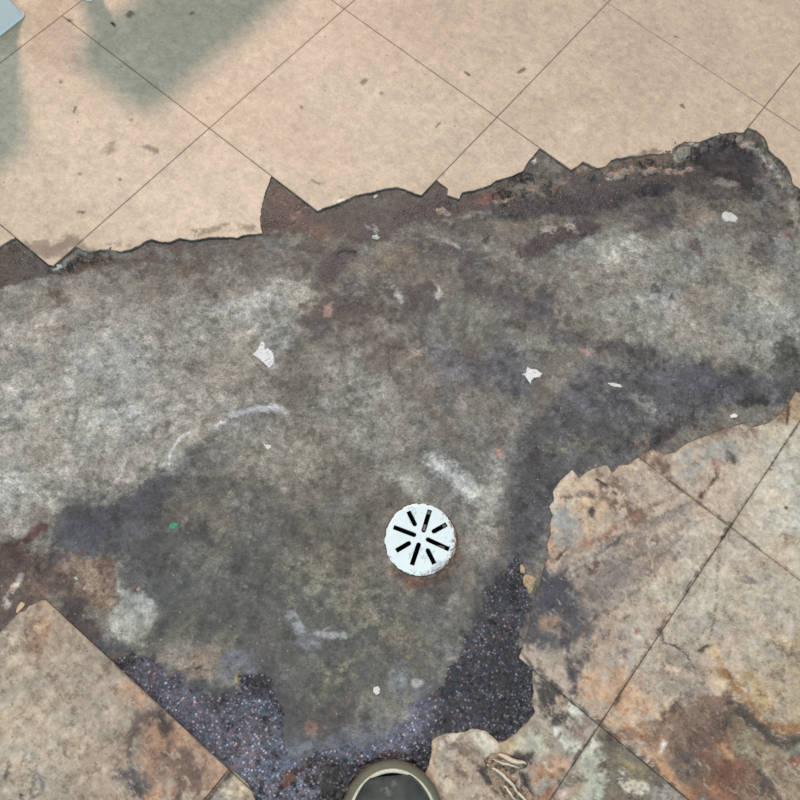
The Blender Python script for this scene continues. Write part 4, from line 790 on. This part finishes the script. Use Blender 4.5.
# ------------------------------------------------------------------ floor drain
def drain():
    root = empty('floor_drain', (DC[0], DC[1], -.0030), label='round white metal floor drain grate with eight radial slots set in the concrete', cat='floor drain')
    mg = simple('chipped_white_enamel', (220,233,236), .42, 60, .05, .15, .0006, second=(186,202,206), thr=.57)
    nt = mg.node_tree; b = nt.nodes['Principled BSDF']; v = objco(nt)
    src = b.inputs['Base Color'].links[0].from_socket
    # rust and chips gather at the rim on the side away from the broken tiles
    sx = nt.nodes.new('ShaderNodeSeparateXYZ'); nt.links.new(v, sx.inputs[0])
    rim_d = at(455, 565)[:2]-DC; rim_d /= np.linalg.norm(rim_d)
    ln = nt.nodes.new('ShaderNodeVectorMath'); ln.operation = 'LENGTH'; nt.links.new(v, ln.inputs[0])
    edge = ramp(nt, ln.outputs['Value'], DR*.74, 0, DR*1.0, .30)
    side = math_(nt, 'ADD', math_(nt, 'MULTIPLY', sx.outputs[0], float(rim_d[0])*3.2), math_(nt, 'MULTIPLY', sx.outputs[1], float(rim_d[1])*3.2))
    val = math_(nt, 'ADD', math_(nt, 'ADD', noise(nt, 190, 5, .7, v), edge), side)
    fac = ramp(nt, val, .78, 0, .86, 1)
    rustc = mix(nt, 'MIX', ramp(nt, noise(nt, 420, 3, .6, v), .42, 0, .58, 1), tuple(to_lin(np.array([120.,80,68])))+(1,), tuple(to_lin(np.array([168.,160,158])))+(1,))
    nt.links.new(mix(nt, 'MIX', fac, src, rustc), b.inputs['Base Color'])
    cc = (370, 375)
    def w8(p): return at(375+p[0]/8.0, 490+p[1]/8.0, -.002)[:2]
    slots = [((322,285),(266,172)), ((385,335),(438,160)), ((460,338),(572,275)), ((412,393),(592,476)), ((416,475),(474,592)), ((352,428),(294,602)), ((280,422),(168,488)), ((322,364),(148,298))]
    holes = []
    for a, b_ in slots:
        A, B = w8(a), w8(b_); d = (B-A)/np.linalg.norm(B-A); n = np.array([-d[1], d[0]]); w = .0030
        A = A + d*w*.6
        H = [B+n*w, B-n*w]
        for k in range(7):
            t = -math.pi/2 - math.pi*k/6; H.append(A + d*w*math.cos(t)*1.0 + n*w*math.sin(t))
        holes.append(H)
    C = DC; out = []
    for k in range(96):
        a = 2*math.pi*k/96
        r = DR*(1+.010*math.sin(3*a+1)) - .0009*max(0, rng.gauss(0, 1))
        out.append((C[0]+r*math.cos(a), C[1]+r*math.sin(a)))
    # chipped bites seen at the upper left of the rim
    for bx, by in ((388,519),(387,534),(398,507),(391,526),(451,560),(441,574)):
        p = at(bx, by, -.002)[:2]
        out = [tuple(C+(np.array(q)-C)*(1-.045*math.exp(-(np.linalg.norm(np.array(q)-p)/.004)**2))) for q in out]
    def hf(x, y, d):
        rr = np.hypot(x-C[0], y-C[1])/DR
        return -.0010*np.clip((rr-.88)/.12, 0, 1)**2 + fbm(x, y, .02, 2, 91)*.0001
    plate('grate', out, -.0036, .0036, mg, root, step=.0022, holes=holes, hfun=hf, smooth_=False)
    # well below the grate
    md = simple('dark_drain_well', (16,15,15), .5, 80, .4)
    V = []; F_ = []; n = 40
    prof = [(DR*.95, -.0034), (DR*.90, -.0036), (DR*.86, -.012), (DR*.84, -.045), (DR*.55, -.060), (DR*.40, -.062), (DR*.36, -.10)]
    for r, z in prof:
        for k in range(n): V.append((C[0]+r*math.cos(2*math.pi*k/n), C[1]+r*math.sin(2*math.pi*k/n), z))
    for i in range(len(prof)-1):
        for k in range(n): F_.append((i*n+k, i*n+(k+1) % n, (i+1)*n+(k+1) % n, (i+1)*n+k))
    F_.append(tuple((len(prof)-1)*n+k for k in range(n)))
    o = mesh_obj('drain_well', V, F_, md, root, smooth_=True); o['label'] = 'dark hollow under the slots'
    mdb = simple('grey_drain_debris', (120,116,112), .8, 400, .3)
    for a, b_, w, n_ in (((388,320),(400,270),.0026,1), ((432,190),(438,165),.0028,2), ((490,445),(560,462),.0020,3), ((545,290),(570,280),.0026,4)):
        A, B = w8(a), w8(b_); d = (B-A)/np.linalg.norm(B-A); n = np.array([-d[1], d[0]])
        o = plate('debris', [A-n*w, (A+B)/2-n*w*.7, B-n*w, B+n*w*.8, (A+B)/2+n*w, A+n*w*.6], -.0075, .002, mdb, root, step=.001, hfun=lambda x, y, dd: fbm(x, y, .003, 2, 5+n_)*.0006)
    # rust collar round the rim
    mr = simple('rust_scale', (100,80,70), .9, 240, .35, .9, .002, second=(120,112,102), thr=.50)
    V = []; F_ = []; n = 80
    for k in range(n):
        a = 2*math.pi*k/n; dirv = np.array([math.cos(a), math.sin(a)]); s = max(0, dirv @ rim_d)
        wd = .0002+.0036*s+.0006*rng.random()
        for r, z in ((DR*.985, -.0034), (DR*1.0+wd*.3, -.0020+.0006*rng.random()*s), (DR+wd, -.0034)):
            V.append((*(C+dirv*r), z))
    for k in range(n):
        for j in range(2):
            a = k*3+j; b_ = ((k+1) % n)*3+j; F_.append((a, b_, b_+1, a+1))
    o = mesh_obj('rust_ring', V, F_, mr, root); o['label'] = 'rusty crust round the rim'
drain()

# ------------------------------------------------------------------ the photographer's shoe at the bottom edge
def shoe():
    tip = at(389, 765, .020); heel_dir = at(397, 900, 0.02) - at(389, 765, .02); heel_dir[2] = 0; fwd = -heel_dir/np.linalg.norm(heel_dir)
    sd = np.array([fwd[1], -fwd[0], 0])                              # to the right of the toe
    L = .285; base = np.array([tip[0], tip[1], -.0030])
    root = empty('rubber_shoe', tuple(base-fwd*.12), label='dark grey-green rubber shoe toe with pale seam at the bottom edge', cat='shoe')
    mu = simple('dark_rubber_upper', (62,70,70), .62, 45, .35, .25, .001, .35, second=(98,106,102), thr=.54)
    mw = simple('green_grey_rubber_rim', (92,94,80), .65, 60, .2, .3, .0008, .5, second=(76,78,62), thr=.58)
    ms = simple('pale_seam', (196,198,178), .45, 200, .15, .2, .0005)
    ml = simple('grey_lace', (90,98,100), .7, 300, .2, .6, .0008, second=(170,176,178), thr=.6)
    mi = simple('dark_lining', (28,28,28), .9, 100, .2)
    # half width and top height along the shoe, u = distance from the toe tip
    U  = [0, .004, .012, .024, .04, .06, .08, .11, .15, .19, .23, .26, .278, .285]
    HW = [0.008, .022, .0350, .0440, .0500, .0535, .0545, .0530, .0460, .0390, .0370, .0340, .024, .006]
    cxs = [0, 0, 0, 0, 0.000, .001, .002, .003, .003, .001, 0, 0, 0, 0]
    def hw(u):
        if u < .062: return .0004 + .0537*(1-(1-u/.062)**2)**.5
        return float(np.interp(u, U, HW))
    def pos(u, s, z): return base - fwd*u + sd*(s+float(np.interp(u, U, cxs))) + np.array([0, 0, z])
    us = np.concatenate([np.linspace(0, 1, 14)**2*.05, np.linspace(.058, .24, 22), .24+(1-(1-np.linspace(0.12, 1, 9))**2)*.045])
    def outline(grow):
        """closed outline seen from above, offset outwards"""
        pts = [(u, hw(u)) for u in us] + [(u, -hw(u)) for u in us[::-1]]
        P_ = np.array(pts); out = []
        n = len(P_)
        for i in range(n):
            t = P_[(i+1) % n]-P_[i-1]; t /= (np.linalg.norm(t)+1e-9); out.append(P_[i]+np.array([-t[1], t[0]])*grow*1.0)
        return np.array(out)
    def band(name, rows, mat, cap_top=False, cap_bot=False):
        V = []; F_ = []
        for g, z in rows:
            for p in outline(g): V.append(pos(p[0], p[1], z if not callable(z) else z(p[0])))
        n = len(us)*2
        for i in range(len(rows)-1):
            for k in range(n): F_.append((i*n+k, i*n+(k+1) % n, (i+1)*n+(k+1) % n, (i+1)*n+k))
        if cap_top: F_.append(tuple((len(rows)-1)*n+k for k in range(n)))
        if cap_bot: F_.append(tuple(range(n))[::-1])
        return mesh_obj(name, V, F_, mat, root, smooth_=True)
    band('sole', [(.001, .0004), (.0035, .002), (.0035, .013), (.001, .015)], simple('sole_rubber', (70,70,60), .7, 80, .2), True, True)
    band('rim', [(.0005, .013), (.0042, .0145), (.0052, .019), (.0040, .0235), (.0005, .0262), (-.0045, .0270), (-.006, .025)], mw)
    sm = band('seam', [(-.0030, .0262), (-.0036, .0290), (-.0062, .0294), (-.0078, .0268)], ms)
    # upper: cross sections from the rim over the instep
    def top(u): return float(np.interp(u, [0, .006, .02, .04, .07, .10, .14, .17, .285], [.030, .037, .046, .052, .057, .066, .088, .098, .098]))
    V = []; F_ = []; m = 19
    uu = [u for u in us if u > .0095 and u < .279]
    for u in uu:
        w_ = max(hw(u)-.0068, .004)
        for k in range(m):
            a = math.pi*k/(m-1); s = math.cos(a)*w_; zz = .0255 + (top(u)-.0255)*math.sin(a)**.62*(min(1, (u-.004)/.03)**.5)
            V.append(pos(u, s, zz))
    for i in range(len(uu)-1):
        for k in range(m-1):
            if .155 < uu[i] < .262 and 5 <= k <= m-7: continue            # foot opening
            F_.append((i*m+k, i*m+k+1, (i+1)*m+k+1, (i+1)*m+k))
    F_.append(tuple(range(m))[::-1]); F_.append(tuple((len(uu)-1)*m+k for k in range(m)))
    mesh_obj('upper', V, F_, mu, root, smooth_=True)
    mesh_obj('insole', [pos(u, s*(hw(u)-.009), .027) for u in (.06, .12, .18, .24, .27) for s in (-1, 1)], [(i*2, i*2+1, i*2+3, i*2+2) for i in range(4)], mi, root)
    # vamp edge fold and laces across the instep
    def tube(name, pts, r, mat):
        V = []; F_ = []; n = 8; Q = [np.array(p) for p in pts]
        for i, p in enumerate(Q):
            t = Q[min(i+1, len(Q)-1)]-Q[max(i-1, 0)]; t /= np.linalg.norm(t); a = np.cross(t, [0, 0, 1.]); a /= np.linalg.norm(a); b_ = np.cross(a, t)
            for k in range(n): V.append(p+a*r*math.cos(2*math.pi*k/n)+b_*r*math.sin(2*math.pi*k/n))
        for i in range(len(Q)-1):
            for k in range(n): F_.append((i*n+k, i*n+(k+1) % n, (i+1)*n+(k+1) % n, (i+1)*n+k))
        F_ += [tuple(range(n))[::-1], tuple((len(Q)-1)*n+k for k in range(n))]
        return mesh_obj(name, V, F_, mat, root, smooth_=True)
    def up_z(u, s):
        w_ = hw(u)-.0068; a = math.acos(max(-1, min(1, s/w_))); return .0255+(top(u)-.0255)*math.sin(a)**.62*(min(1, (u-.004)/.03)**.5)
    tube('vamp_edge', [pos(.036+.022*(abs(s)/.022)**2, s, up_z(.036+.022*(abs(s)/.022)**2, s)+.0008) for s in np.linspace(-.022, .022, 15)], .0016, ml)
    for j, u in enumerate((.050, .068, .086, .104, .122)):
        tube('lace', [pos(u+.004*math.sin(i), s, up_z(u+.004*math.sin(i), s)+.0015) for i, s in enumerate(np.linspace(-.017, .017, 9))], .0018, ml)
shoe()

# ------------------------------------------------------------------ white things at the top left corner
def rounded_prism(cx, cy, hx, hy, r, rows, ang=0):
    """rows of (inset, z)"""
    V = []; F_ = []; ring = []
    for qx, qy, a0 in ((1,1,0),(-1,1,90),(-1,-1,180),(1,-1,270)):
        for k in range(7):
            a = math.radians(a0+k*15); ring.append((qx*(hx-r), qy*(hy-r), math.cos(a), math.sin(a)))
    n = len(ring)
    for ins, z in rows:
        for bx, by, c_, s_ in ring:
            x = bx+(r)*c_ - ins*c_; y = by+r*s_ - ins*s_
            V.append((cx+x*math.cos(ang)-y*math.sin(ang), cy+x*math.sin(ang)+y*math.cos(ang), z))
    for i in range(len(rows)-1):
        for k in range(n): F_.append((i*n+k, i*n+(k+1) % n, (i+1)*n+(k+1) % n, (i+1)*n+k))
    F_.append(tuple(range(n))[::-1]); F_.append(tuple((len(rows)-1)*n+k for k in range(n)))
    return V, F_
M_GLOSSW = simple('glossy_white_plastic', (232,242,250), .3, 20, .02, .05, .0005, .5)
def white_things():
    # bin: its nearest corner and lower edge show; its sides run along the joints
    c = at(29, 15.5)[:2]; hx, hy = .13, .15; ang = 0
    e = at(0, 38.5)[:2]-c; ang = math.atan2(-e[1], -e[0])            # visible lower edge, running from upper right down to lower left
    ux = np.array([math.cos(ang), math.sin(ang)]); uy = np.array([-ux[1], ux[0]])
    ctr = c - ux*hx + uy*hy
    root = empty('storage_box', (*ctr, 0), label='pale blue-white box with a rounded corner standing on the tiles at top left', cat='box')
    V, F_ = rounded_prism(*ctr, hx, hy, .012, [(.004, .0004), (.001, .002), (.003, .006), (.015, .045), (.013, .245)], ang); mesh_obj('body', V, F_, M_GLOSSW, root)
    V, F_ = rounded_prism(*ctr, hx-.009, hy-.009, .014, [(.002, .245), (0, .247), (0, .257), (.003, .260)], ang); mesh_obj('lid', V, F_, M_GLOSSW, root)
    # low stool: one rounded foot shows, the unseen seat above is shaped for the shadow it casts
    f0 = at(88, -3)[:2]; tipc = at(128, -4)[:2]
    root = empty('step_stool', (tipc[0]-.08, tipc[1]+.0, 0), label='rounded white stool foot touching the tiles at the top edge, right of the pale box', cat='stool')
    hx = .078; hy = .17; cx, cy = tipc[0]-hx, tipc[1]+hy
    V, F_ = rounded_prism(cx, cy, hx, hy, .03, [(.004, .228), (0, .232), (0, .254), (.004, .260)]); mesh_obj('seat', V, F_, M_GLOSSW, root)
    for lx, ly in ((f0[0]+.0, f0[1]+.004), (cx-hx-.01, cy-hy+.03), (cx-hx-.02, cy+hy+.02), (cx+hx+.02, cy+hy+.02)):
        V, F_ = rounded_prism(lx, ly, .0125, .0125, .0095, [(.002, .0003), (0, .002), (0, .229)])
        tx = min(max(lx, cx-hx+.035), cx+hx-.035); ty = min(max(ly, cy-hy+.035), cy+hy-.035)      # splayed: the top end runs in under the seat
        V = [(a+(tx-lx)*c_/.229, b+(ty-ly)*c_/.229, c_) for a, b, c_ in V]
        mesh_obj('leg', V, F_, M_GLOSSW, root)
white_things()
